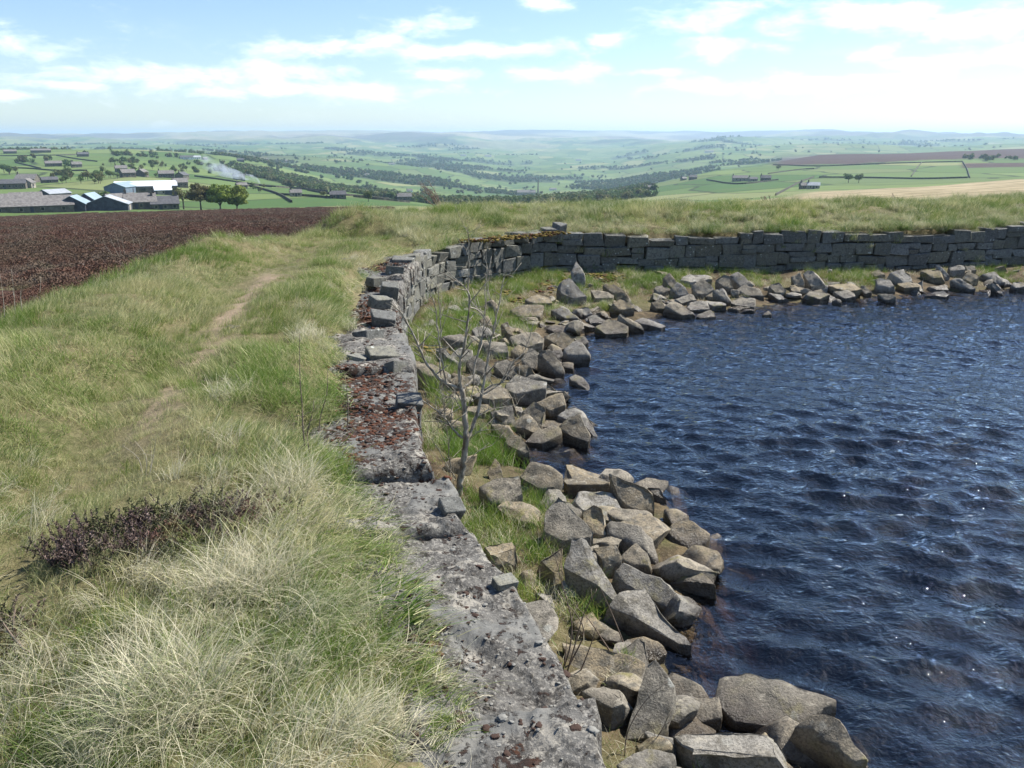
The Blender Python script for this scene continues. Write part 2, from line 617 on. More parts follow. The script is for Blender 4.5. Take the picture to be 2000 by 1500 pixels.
rel = fbm(TX / 520, TY / 520, oct=4, seed=3) * 0.0034 * sst(300, 1200, rg) + fbm(TX / 1900, TY / 1900, oct=4, seed=9) * 0.0042 * sst(1500, 4000, rg)
rel *= 1 - 0.65 * sst(8000, 12000, rg)
TZ = EYE + rg * (T + rel) + fbm(TX / 9, TY / 9, oct=3, seed=5) * 0.16 * (1 - sst(300, 600, rg))


def tz(x, y):
    """height of the far country"""
    x, y = np.atleast_1d(np.asarray(x, float)), np.atleast_1d(np.asarray(y, float))
    a = np.clip((np.arctan2(x, y) - AZ[0]) / (AZ[1] - AZ[0]), 0, NAZ - 1.001)
    r_ = np.hypot(x, y)
    q = np.clip(np.log(np.maximum(r_, 9.0) / 9.0) / math.log(RG[1] / RG[0]), 0, NR - 1.001)
    i, j = a.astype(int), q.astype(int)
    fa, fq = a - i, q - j
    return (TZ[i, j] * (1 - fa) * (1 - fq) + TZ[i + 1, j] * fa * (1 - fq) + TZ[i, j + 1] * (1 - fa) * fq + TZ[i + 1, j + 1] * fa * fq)


# ---- near heights
X, Y = P2[:, 0], P2[:, 1]
HUMP = 0.26 * np.exp(-(((X + 4.2) / 0.5) ** 2 + ((Y - 11.5) / 1.0) ** 2)) + 0.24 * np.exp(-(((X + 2.7) / 0.7) ** 2 + ((Y - 14.3) / 0.6) ** 2))
right = sst(A_CORNER - 4.0, A_CORNER - 0.5, aw)          # 0 along the path, 1 behind the far wall
s = dw
WB = np.interp(aw, [0, A_START + 4, A_START + 7, A_START + 8.5, A_START + 10, A_CORNER - 3, A_CORNER - 1.5, A_CORNER], [3.2, 3.1, 3.0, 2.7, 2.1, 1.9, 2.3, 2.9])
left_z = -0.03 + 0.10 * sst(0.45, 0.8, s) + 0.10 * sst(1.7, 2.6, s) - 0.10 * np.maximum(0, s - 2.3) ** 2 - 0.07 * np.exp(-((s - 1.75) / 0.4) ** 2)
left_z = left_z - 0.60 * np.maximum(0, s - WB) * sst(-0.1, 0.8, s - WB)
right_z = -0.02 + 0.22 * sst(0.1, 1.9, s) - 0.5 * np.maximum(0, s - WB - 0.3) * sst(-0.1, 0.8, s - WB - 0.3)
land = left_z * (1 - right) + right_z * right
land += HUMP
land -= 0.20 * np.exp(-(((X + 2.35) / 0.6) ** 2 + ((Y - 13.6) / 0.28) ** 2))
land -= 0.16 * np.exp(-(((X + 1.55) / 0.45) ** 2 + ((Y - 12.9) / 0.22) ** 2))
land += fbm(X * 1.3, Y * 1.3, oct=3, seed=21) * 0.035 + fbm(X * 4, Y * 4, oct=2, seed=25) * 0.020 * sst(0.5, 1.0, s)
# the hollow beside the coping
hol = on_plane(612, 862)
HOLE = (hol[0] - 0.05, hol[1])
land -= 0.26 * np.exp(-(((X - HOLE[0]) / 0.26) ** 2 + ((Y - HOLE[1]) / 0.16) ** 2))
far_z = tz(X, Y)
far_z = np.where(np.hypot(X, Y) < 12, -2.25 + EYE - 0.0712 * 12, far_z)
land = np.maximum(land, np.where(Y > 2, far_z, -3.0))
land = land + 0.035 * (s < 3.5)
LANDg = np.where(wside, -1.0, np.where(s < 0.52, np.minimum(land, 0.0), land)).reshape(gx.shape)   # surface incl. the wall head
land = np.where(s < 0.36, -1.0, np.where((s < 0.52) & (right < 0.5), np.minimum(land, -0.035), land))
bench = WATER_Z - 0.045 + 0.30 * ds / (ds + 0.8 * dw + 0.05) + fbm(X * 2.2, Y * 2.2, oct=3, seed=31) * 0.035
bed = WATER_Z - 0.05 - 0.75 * np.minimum(ds, 1.2) - 0.28 * np.maximum(0, np.minimum(ds, 4) - 1.2) + fbm(X * 3, Y * 3, oct=3, seed=33) * 0.04
water_side = np.where(inwater, bed, bench)
water_side = np.where(s < 0.05, np.minimum(water_side, -0.7), water_side)
NZ = np.where(wside, water_side, land)
NZg = NZ.reshape(gx.shape)
DWg = np.where(wside, -dw, dw).reshape(gx.shape)


def samp(G, x, y):
    x, y = np.atleast_1d(np.asarray(x, float)), np.atleast_1d(np.asarray(y, float))
    a = np.clip((x - GX[0]) / 0.1, 0, len(GX) - 1.001)
    q = np.clip((y - GY[0]) / 0.1, 0, len(GY) - 1.001)
    i, j = a.astype(int), q.astype(int)
    fa, fq = a - i, q - j
    return (G[i, j] * (1 - fa) * (1 - fq) + G[i + 1, j] * fa * (1 - fq) + G[i, j + 1] * (1 - fa) * fq + G[i + 1, j + 1] * fa * fq)


def nz(x, y):
    r_ = samp(NZg, x, y)
    return float(r_[0]) if np.ndim(x) == 0 else r_


_TS = np.geomspace(0.8, 36, 1600)


def hit_near(px, py, lift=0.0, floor=-9.0):
    d = pix_dir(px, py)
    z = EYE + d[2] * _TS
    g = np.maximum(samp(NZg, d[0] * _TS, d[1] * _TS) + lift, floor)
    k = np.argmax(z <= g)
    if not (z <= g).any():
        k = len(_TS) - 1
    t = _TS[k]
    return np.array([d[0] * t, d[1] * t, EYE + d[2] * t])


_TF = np.geomspace(60, 16500, 4000)


def hit_far(px, py, rmin=60):
    d = pix_dir(px, py)
    hd = math.hypot(d[0], d[1])
    ts = _TF / hd
    z = EYE + d[2] * ts
    g = tz(d[0] * ts, d[1] * ts)
    ok = (z <= g) & (_TF >= rmin)
    k = int(np.argmax(ok)) if ok.any() else len(ts) - 1
    t = ts[k]
    return np.array([d[0] * t, d[1] * t, float(g[k])])


# path
path = np.array([on_plane(*p, 0.05) for p in [(150, 1130), (240, 930), (320, 790), (395, 700), (450, 625), (490, 575), (530, 538), (560, 500)]])
PATH = catmull(path, 0.2)
dp, ip = seg_dist(P2, PATH)
yy_on = PATH[np.minimum(ip, len(PATH) - 1), 1]
bare = (1 - sst(0.04, 0.16, dp + fbm(X * 5, Y * 5, oct=2, seed=40) * 0.05)) * sst(6.2, 7.0, yy_on) * (1 - sst(9.3, 10.2, yy_on))
tramp = (1 - sst(0.15, 0.55, dp))
bare = np.maximum(bare, 0.6 * (1 - sst(0.03, 0.13, dp + fbm(X * 5, Y * 5, oct=2, seed=42) * 0.07)) * sst(3.6, 4.4, yy_on) * (1 - sst(6.2, 7.0, yy_on)))
BARE = bare.reshape(gx.shape)
TRAMP = tramp.reshape(gx.shape)
heath = np.where(~wside, np.where(right < 0.6, sst(4.6, 5.6, s + fbm(X * 1.2, Y * 1.2, oct=2, seed=44) * 0.5), 0), 0) * sst(-0.55, -0.9, NZ)

me = make_mesh('bank', np.stack([X, Y, NZ], 1), grid_faces(len(GX), len(GY)), M['ground'])
set_attr(me, 'soil', np.clip(bare + 0.12 * tramp + 0.3 * ((s < 0.55) & ~wside), 0, 1))
set_attr(me, 'heath', heath)
bench_soil = np.clip(0.8 + 0.9 * fbm(X * 1.6, Y * 1.6, oct=3, seed=47), 0.25, 0.95)
set_attr(me, 'shore', np.where(wside, np.where(inwater, 1, np.maximum(bench_soil, 1 - sst(0.0, 0.35, ds))), 0))
tag(link('embankment_ground', me), kind='structure')


# ---- far terrain
def terrain_mat():
    m, b, o = new_mat('moor_and_pasture')
    pos = b.n('ShaderNodeNewGeometry').outputs['Position']
    flat = b.vscale(pos, (1, 1, 0))
    heath = b.n('ShaderNodeAttribute', attribute_name='heath').outputs['Fac']
    tan = b.n('ShaderNodeAttribute', attribute_name='tan').outputs['Fac']
    wood = b.n('ShaderNodeAttribute', attribute_name='wood').outputs['Fac']
    # walled pastures: a skewed patchwork of unequal enclosures
    wob = b.n('ShaderNodeVectorMath', operation='ADD')
    b.l(flat, wob.inputs[0])
    wv = b.n('ShaderNodeVectorMath', operation='SCALE')
    b.l(b.noise(flat, 0.006, 3.0, out=1), wv.inputs[0])
    wv.inputs['Scale'].default_value = 40.0
    b.l(wv.outputs[0], wob.inputs[1])
    mp = b.n('ShaderNodeMapping')
    mp.inputs['Rotation'].default_value = (0, 0, R(24))
    mp.inputs['Scale'].default_value = (1 / 95.0, 1 / 150.0, 1)
    b.l(wob.outputs[0], mp.inputs[0])
    vor = b.n('ShaderNodeTexVoronoi', feature='F1', voronoi_dimensions='2D')
    vor.inputs['Scale'].default_value = 1.0
    vor.inputs['Randomness'].default_value = 0.75
    b.l(mp.outputs[0], vor.inputs['Vector'])
    ved = b.n('ShaderNodeTexVoronoi', feature='DISTANCE_TO_EDGE', voronoi_dimensions='2D')
    ved.inputs['Scale'].default_value = 1.0
    ved.inputs['Randomness'].default_value = 0.75
    b.l(mp.outputs[0], ved.inputs['Vector'])
    sepc = b.n('ShaderNodeSeparateColor')
    b.l(vor.outputs['Color'], sepc.inputs[0])
    f = sepc.outputs[0]
    g = b.mix(f, (0.058, 0.108, 0.032), (0.135, 0.18, 0.06))
    g = b.mix(b.math('MULTIPLY', b.sstep(sepc.outputs[1], 0.72, 0.95), 0.7), g, (0.24, 0.235, 0.11))
    g = b.mix(b.math('MULTIPLY', b.sstep(b.noise(flat, 0.02, 6.0, 0.65), 0.45, 0.7), 0.45), g, (0.10, 0.12, 0.045))
    edge = b.math('SUBTRACT', 1.0, b.sstep(ved.outputs['Distance'], 0.012, 0.035))
    g = b.mix(b.math('MULTIPLY', edge, 0.85), g, (0.035, 0.045, 0.022))
    g = b.mix(wood, g, (0.04, 0.055, 0.022))
    nh = b.noise(pos, 0.9, 6.0, 0.7)
    nb = b.noise(flat, 0.05, 5.0, 0.6)
    hc = b.mix(b.sstep(nh, 0.38, 0.62), (0.036, 0.022, 0.018), (0.09, 0.055, 0.045))
    hc = b.mix(b.math('MULTIPLY', b.sstep(nb, 0.55, 0.72), 0.5), hc, (0.15, 0.115, 0.075))
    tcn = b.noise(b.vscale(flat, (0.03, 0.16, 1)), 1.0, 6.0, 0.65)
    tcol = b.mix(b.sstep(tcn, 0.36, 0.64), (0.19, 0.155, 0.085), (0.36, 0.30, 0.19))
    c = b.mix(tan, g, tcol)
    c = b.mix(heath, c, hc)
    p = princ(b, c, 0.95, 0.1, bump(b, nh, 0.6, 0.15))
    b.l(p.outputs[0], o.inputs[0])
    return m


M['terrain'] = terrain_mat()
# land use by bearing and range
pxg = 1000 + np.tan(azg) * FPX * 1.043
row = 265 - T * FPX
edge_n = fbm(TX / 60, TY / 60, oct=3, seed=51)
h_left = (1 - sst(289, 297, rg + edge_n * 3)) * (1 - sst(690, 790, pxg))
spur_lo = np.interp(pxg, [1480, 1520, 1700, 1900, 2000, 2400], [1750, 1270, 1200, 1300, 1330, 1350])
h_right = sst(1490, 1540, pxg) * sst(-15, 15, rg - spur_lo + edge_n * 25) * (1 - sst(2600, 3200, rg))
h_patch = sst(1880, 1895, pxg) * sst(985, 1000, rg) * (1 - sst(1140, 1150, rg))
h_mid = 0.75 * np.exp(-(((pxg - 430) / 150) ** 2 + ((rg - 2700) / 330) ** 2))
tan_r = sst(1500, 1620, pxg + edge_n * 15) * (1 - sst(0, 30, rg - np.interp(pxg, [1500, 1600, 1800, 2000, 2400], [280, 345, 400, 450, 470]) + edge_n * 12))
tan_mid = sst(780, 840, pxg) * (1 - sst(240, 300, rg))
tan_strip = 0.85 * sst(1800, 1880, pxg) * sst(1480, 1500, rg) * (1 - sst(1600, 1640, rg))
tan_far = sst(7500, 9500, rg + edge_n * 900) * 0.75 + 0.5 * sst(4500, 8000, rg) * sst(0.1, 0.5, fbm(TX / 900, TY / 900, oct=3, seed=61))
h_far = sst(0.0, 0.5, fbm(TX / 1400, TY / 1100, oct=4, seed=71)) * sst(6500, 8500, rg) * 0.8
WOODN = fbm(TX / 330, TY / 330, oct=4, seed=81) + 0.30 * np.exp(-((pxg - 1020) / 330) ** 2) * sst(1300, 1800, rg) * (1 - sst(3200, 4200, rg)) + 0.32 * np.exp(-(((pxg - 560) / 95) ** 2 + ((rg - 1050) / 250) ** 2))
WOOD = sst(0.47, 0.52, WOODN) * sst(650, 750, rg) * (1 - np.maximum(h_right, np.maximum(tan_r, tan_far))) * (1 - h_patch)
WOOD *= 1 - 0.9 * sst(1300, 1400, pxg) * (1 - sst(1800, 2200, rg))
WOOD *= 1 - sst(1700, 1500, rg) * (1 - sst(380, 450, pxg)) * 0.9
J0 = int(np.argmax(RG > 25))          # the near grid covers the first metres
cut = lambda A: A[:, J0:].ravel()
me = make_mesh('far_country', np.stack([cut(TX), cut(TY), cut(TZ - 0.35 * (rg < 34))], 1), grid_faces(NAZ, NR - J0)[:, ::-1], M['terrain'])
set_attr(me, 'heath', np.clip(np.maximum.reduce([h_left, h_right, h_patch, h_mid, h_far]), 0, 1)[:, J0:].ravel())
set_attr(me, 'tan', np.clip(np.maximum.reduce([tan_r, tan_mid, tan_strip, tan_far]), 0, 1)[:, J0:].ravel())
set_attr(me, 'wood', cut(WOOD))
tag(link('terrain', me), kind='structure')


# ------------------------------------------------------------------ water
def water_mat():
    m, b, o = new_mat('peaty_rippled_water')
    pos = b.n('ShaderNodeNewGeometry').outputs['Position']
    st = b.vscale(pos, (1.0, 1.35, 1.0))
    n1 = b.noise(st, 14.0, 3.0, 0.5, 0.2)
    n2 = b.noise(st, 34.0, 3.0, 0.5, 0.4)
    h = b.math('ADD', n1, b.math('MULTIPLY', n2, 0.32))
    nrm = bump(b, h, 0.72, 0.022)
    fr = b.n('ShaderNodeFresnel')
    fr.inputs[0].default_value = 1.58
    b.l(nrm, fr.inputs['Normal'])
    gl = b.n('ShaderNodeBsdfGlossy')
    gl.inputs['Roughness'].default_value = 0.014
    gl.inputs['Color'].default_value = (1, 1, 1, 1)
    b.l(nrm, gl.inputs['Normal'])
    tr = b.n('ShaderNodeBsdfTransparent')
    mx = b.n('ShaderNodeMixShader')
    b.l(fr.outputs[0], mx.inputs[0])
    b.l(tr.outputs[0], mx.inputs[1])
    b.l(gl.outputs[0], mx.inputs[2])
    va = b.n('ShaderNodeVolumeAbsorption')
    va.inputs['Color'].default_value = (0.50, 0.33, 0.13, 1)
    va.inputs['Density'].default_value = 7.5
    b.l(mx.outputs[0], o.inputs[0])
    b.l(va.outputs[0], o.inputs[1])
    return m


M['water'] = water_mat()
wx = np.concatenate([np.arange(-2.0, 10.8, 0.045), np.linspace(10.9, 34, 70)])
wy = np.concatenate([np.linspace(-9, 1.0, 40), np.arange(1.05, 17.0, 0.045), np.linspace(17.1, 24, 20)])
wxx, wyy = np.meshgrid(wx, wy, indexing='ij')
hz = np.zeros_like(wxx)
dxs = np.zeros_like(wxx)
dys = np.zeros_like(wxx)
wr = np.random.default_rng(11)
for k in range(110):
    lam = math.exp(wr.uniform(math.log(0.11), math.log(0.42)))
    th = R(205) + wr.normal(0, 0.55)         # wind-driven towards the near shore
    amp = 0.0034 * (lam / 0.4) ** 0.8 * wr.uniform(0.4, 1.0)
    kk = 2 * math.pi / lam
    ph = kk * (wxx * math.sin(th) + wyy * math.cos(th)) + wr.uniform(0, 6.28)
    hz += amp * np.cos(ph)
    dxs -= 0.7 * amp * math.sin(th) * np.sin(ph)
    dys -= 0.7 * amp * math.cos(th) * np.sin(ph)
gust = 0.75 + 0.35 * fbm(wxx * 0.35, wyy * 0.35, oct=3, seed=91)
hz *= gust
fin = (wxx < 10.7) & (wyy > 1.0) & (wyy < 17)
hz = np.where(fin, hz, hz * 0.3)
top = np.stack([(wxx + dxs * gust * fin).ravel(), (wyy + dys * gust * fin).ravel(), (WATER_Z + hz).ravel()], 1)
nu, nv = wxx.shape
ntop = len(top)
ring = np.concatenate([np.arange(nu) * nv, (nu - 1) * nv + np.arange(1, nv), (np.arange(nu - 2, -1, -1)) * nv + nv - 1, np.arange(nv - 2, 0, -1)])
low = top[ring].copy()
low[:, 2] = -6
nr_ = len(ring)
vall = np.vstack([top, low, [[16, 7, -6]]])
fcs = grid_faces(nu, nv).tolist()
for q in range(nr_):
    q2 = (q + 1) % nr_
    fcs.append([int(ring[q2]), int(ring[q]), ntop + q, ntop + q2])
    fcs.append([ntop + q2, ntop + q, ntop + nr_])
me = make_mesh('water', vall, fcs, M['water'])
tag(link('water', me), kind='structure')


# ------------------------------------------------------------------ the reservoir wall
def hull_stone(seed, bev=0.04, jit=0.11):
    """a roughly squared stone of unit size with worn arrises (about 44 triangles)"""
    r = random.Random(seed)
    bm = bmesh.new()
    for x in (-.5, .5):
        for y in (-.5, .5):
            for z in (-.5, .5):
                bm.verts.new((x + r.uniform(-jit, jit) * 0.9, y + r.uniform(-jit, jit), z + r.uniform(-jit, jit)))
    bmesh.ops.convex_hull(bm, input=bm.verts)
    bmesh.ops.dissolve_limit(bm, angle_limit=R(9), verts=bm.verts, edges=bm.edges)
    bmesh.ops.bevel(bm, geom=list(bm.edges), offset=bev, segments=1, affect='EDGES', profile=0.6)
    bmesh.ops.triangulate(bm, faces=bm.faces)
    me = bpy.data.meshes.new('stone')
    bm.to_mesh(me)
    bm.free()
    me.polygons.foreach_set('use_smooth', np.ones(len(me.polygons), dtype=bool))
    me.set_sharp_from_angle(angle=R(24))
    me.materials.append(M['wall_stone'])
    return me


STONES = [hull_stone(s_) for s_ in range(26)]
wall = empty('reservoir_wall', (0, 0, 0))
tag(wall, 'curving drystone reservoir wall with lichen crusted coping beside the water', 'wall', kind='thing')
wr = random.Random(5)


def base_z(a):
    n = wnor(a)
    p = wpos(a) + n * 0.14
    return nz(float(p[0]), float(p[1]))


def top_z(a):
    z = 0.0 + 0.05 * math.sin(a * 1.3) * sst(12, 15, a)
    if a > A_CORNER:
        z -= 0.035 + 0.02 * math.sin((a - A_CORNER) * 1.1 + 1)
        z += 0.03 * sst(A_CORNER + 5, A_CORNER + 9, a)
    return float(z)


A_END = A_CORNER + 11.6
n_st = 0
# courses of facing stone
for zone, (a0, a1, lo, hi, nco) in enumerate([(A_START - 1.2, A_START + 6.3, 0.30, 0.58, 4), (A_START + 6.3, A_CORNER - 0.02, 0.15, 0.36, 4), (A_CORNER, A_END, 0.17, 0.48, 4)]):
    for c in range(nco):
        a = a0 + wr.uniform(-0.1, 0.0)
        while a < a1:
            l = wr.uniform(lo, hi)
            if zone == 0 and a < A_START + 1.5:
                l = wr.uniform(0.5, 0.75)
            am = a + l / 2
            zt = top_z(am) - (0.20 if zone == 0 else (0.13 if zone == 1 and am < A_CORNER - 4.5 else 0.0))
            if zone > 0 and c == nco - 1 and wr.random() < 0.05 and abs(am - A_CORNER) > 1.5:
                a += l                                  # a fallen top stone
                continue
            zb = base_z(am) - 0.10
            hh = (zt - zb) / nco
            # courses wander and pinch
            zc0 = zb + hh * c + 0.034 * math.sin(am * 1.7 + c * 2.1)
            zc1 = zb + hh * (c + 1) + (0.034 * math.sin(am * 1.7 + (c + 1) * 2.1) if c < nco - 1 else wr.uniform(-0.05, 0.035))
            ch = zc1 - zc0
            dep = wr.uniform(0.22, 0.30)
            t = wtan(am)
            p = wpos(am) - wnor(am) * (dep / 2 - wr.uniform(-0.012, 0.03))
            ang = math.atan2(t[1], t[0])
            split = zone > 0 and wr.random() < 0.14 and ch > 0.15
            for q in range(2 if split else 1):
                o = link('stone', wr.choice(STONES), wall)
                h1 = ch / 2 if split else ch
                o.location = (p[0], p[1], zc0 + h1 * (q + 0.5))
                o.rotation_euler = (wr.uniform(-.035, .035) + (math.pi if wr.random() < .5 else 0), wr.uniform(-.05, .05), ang + wr.uniform(-.05, .05))
                o.scale = (l * 0.965, dep, h1 * 0.95)
                n_st += 1
            a += l
# corner stone stood on end at the turn
for k, (da, dz, sc, rz) in enumerate([(-0.02, 0.0, (0.15, 0.24, 0.30), 0.3), (-0.22, -0.02, (0.22, 0.2, 0.2), 0.1)]):
    p = wpos(A_CORNER + da) - wnor(A_CORNER + da) * 0.12
    o = link('stone', STONES[k + 3], wall, (p[0], p[1], dz))
    o.scale = sc
    o.rotation_euler = (0.1, 0.12, math.atan2(*wtan(A_CORNER + da)[::-1]) + rz)

# packed core behind the facing
m, b, o_ = new_mat('wall_core_rubble')
pp = princ(b, b.mix(b.noise(b.n('ShaderNodeNewGeometry').outputs['Position'], 18.0, 5.0), (0.03, 0.027, 0.02), (0.10, 0.09, 0.07)), 0.95, 0.1)
b.l(pp.outputs[0], o_.inputs[0])
M['core'] = m
aa = np.arange(0.3, A_END + 4, 0.12)
cv, cf = [], []
for a in aa:
    n = wnor(a)
    p = wpos(a)
    zt = top_z(a) - 0.13
    for off, z in ((-0.10, -1.25), (-0.09, zt - 0.04), (-0.16, zt), (-0.48, zt - 0.02), (-0.50, -0.6)):
        q = p + n * off
        cv.append((q[0], q[1], z))
for i in range(len(aa) - 1):
    for j in range(4):
        cf.append((i * 5 + j, (i + 1) * 5 + j, (i + 1) * 5 + j + 1, i * 5 + j + 1))
link('core', make_mesh('core', cv, cf, M['core']), wall)

# coping: rough slabs bedded end to end, moss mats here and there
red_spots = [(720, 845, .28), (760, 862, .2), (700, 740, .25), (740, 760, .3), (690, 800, .2), (780, 1270, .14), (690, 590, .4), (700, 555, .4), (740, 520, .4), (720, 620, .35), (665, 780, .2), (760, 810, .25), (690, 905, .12), (1000, 1490, .08), (860, 920, .1), (700, 920, .12)]
RED_XY = [(*on_plane(px, py), r_) for px, py, r_ in red_spots]

TOPPTS = []
a = A_START - 3.2
k = 0
cr = random.Random(17)
while a < A_CORNER - 3.4:
    l = cr.uniform(0.55, 1.25) if a < A_START + 4.5 else cr.uniform(0.3, 0.65)
    dist = max(1.2, float(np.linalg.norm(wpos(a))))
    stp = 0.011 if dist < 4 else (0.018 if dist < 7 else 0.03)
    wid = float(np.interp(a, [A_START - 3, A_START, A_START + 2, A_START + 5, A_START + 8, A_CORNER - 4, A_CORNER - 2.6], [0.55, 0.50, 0.58, 0.72, 0.66, 0.52, 0.35])) + cr.uniform(-.03, .05)
    nu, nv = max(6, int(l / stp)), max(6, int(wid / stp))
    us, vs_ = np.meshgrid(np.linspace(0, 1, nu), np.linspace(0, 1, nv), indexing='ij')
    jut = cr.uniform(-0.02, 0.05)
    tilt, tl2 = cr.uniform(-.08, .05), cr.uniform(-.06, .06)
    lift = cr.uniform(-0.028, 0.028) - 0.05 * sst(A_START + 4, A_START + 8, a)
    pts = np.zeros((nu, nv, 3))
    for i in range(nu):
        ai = a + l * us[i, 0] * (1 - 0.022 / l)
        p, n = wpos(ai), wnor(ai)
        cutn = 0.05 * vnoise(np.array([us[i, 0] * 3 + k * 7.7]), np.array([k * 3.1]), seed=4)[0]
        v0 = jut + cutn
        q = p[None, :] + n[None, :] * (v0 - (wid + v0) * vs_[i, :, None])
        pts[i, :, :2] = q
    xx, yy = pts[..., 0], pts[..., 1]
    z = top_z(a) + lift + tilt * (vs_ - 0.5) * wid + tl2 * (us - .5) * l
    z = z + fbm(xx * 3.2, yy * 3.2, oct=3, seed=7 + k) * 0.022 + fbm(xx * 14, yy * 14, oct=3, seed=17) * 0.005
    strat = fbm(xx * 2.1 + yy * 3.3, yy * 1.2 - xx, oct=2, seed=77)
    z = z + 0.016 * sst(-0.06, 0.06, strat) + 0.012 * sst(0.30, 0.38, strat)
    if stp < 0.02:
        z = z + np.maximum(0, fbm(xx * 46, yy * 46, oct=2, seed=19)) * 0.004 + fbm(xx * 90, yy * 90, oct=1, seed=23) * 0.0022
    # worn edges
    eu = np.minimum(us * l, (1 - us) * l)
    ev = np.minimum(vs_ * wid, (1 - vs_) * wid + 0.05)
    e = np.minimum(eu, ev)
    chip = 0.028 + 0.02 * vnoise(xx * 9, yy * 9, seed=8)
    z = z - 0.05 * (1 - sst(0, 1, e / np.maximum(0.008, chip))) ** 2
    pts[..., 2] = z
    top = pts.reshape(-1, 3)
    ring = np.concatenate([np.arange(nu) * nv, (nu - 1) * nv + np.arange(1, nv), (np.arange(nu - 2, -1, -1)) * nv + nv - 1, np.arange(nv - 2, 0, -1)])
    rows = [top]
    nring = len(ring)
    for dz in (0.06, 0.15, 0.22):
        lowr = top[ring].copy()
        lowr[:, 2] -= dz + fbm(lowr[:, 0] * 9, lowr[:, 1] * 9, oct=2, seed=3) * 0.012
        nm = fbm(lowr[:, 0] * 12, lowr[:, 2] * 12 + lowr[:, 1] * 12, oct=2, seed=6) * 0.012
        lowr[:, :2] += wnor(a + l / 2)[None, :] * nm[:, None]
        rows.append(lowr)
    vv = np.vstack(rows)
    ff = [grid_faces(nu, nv)]
    prev = ring
    sf = []
    for lv in range(3):
        cur = nu * nv + lv * nring + np.arange(nring)
        sf.append(np.stack([np.roll(prev, -1), prev, cur, np.roll(cur, -1)], 1))
        prev = cur
    me = make_mesh('coping_slab', vv, np.vstack(ff + sf)[:, ::-1], M['coping'])
    rd = np.zeros(len(vv))
    for rx, ry, rr in RED_XY:
        rd = np.maximum(rd, np.exp(-((vv[:, 0] - rx) ** 2 + (vv[:, 1] - ry) ** 2) / (rr * rr)))
    set_attr(me, 'red', rd)
    link('coping_slab', me, wall)
    if dist < 13:
        TOPPTS.append(pts)
    a += l
    k += 1
# loose blocks lying along the outer edge of the ruined stretch
for (px, py, w_, h_, rz, tx) in [(745, 690, 56, 40, 0.5, 0.35), (720, 650, 50, 30, 1.1, -0.2), (748, 618, 46, 34, 0.2, 0.25), (680, 512, 26, 20, 0.3, 0.5), (762, 560, 36, 40, 0.1, 0.1),
                               (775, 712, 40, 36, 0.9, -0.3), (700, 700, 46, 24, 1.4, 0.2), (798, 780, 44, 34, 0.3, 0.4), (742, 585, 40, 26, 0.7, 0.15), (735, 545, 34, 22, 0.9, 0.1), (770, 525, 30, 26, 0.2, -0.1),
                               (880, 985, 44, 50, 0.4, 0.5), (985, 1135, 44, 36, 0.6, 0.2)]:
    g = on_plane(px, py + h_ * 0.3, 0.0)
    t_ = float(np.linalg.norm(g))
    L = w_ / FPX * math.hypot(t_, EYE)
    o = link('stone', STONES[int(px) % 26], wall, (g[0], g[1], 0.01))
    o.scale = (L, L * 0.7, h_ / FPX * t_ * 0.8)
    o.rotation_euler = (tx, 0.15, rz)


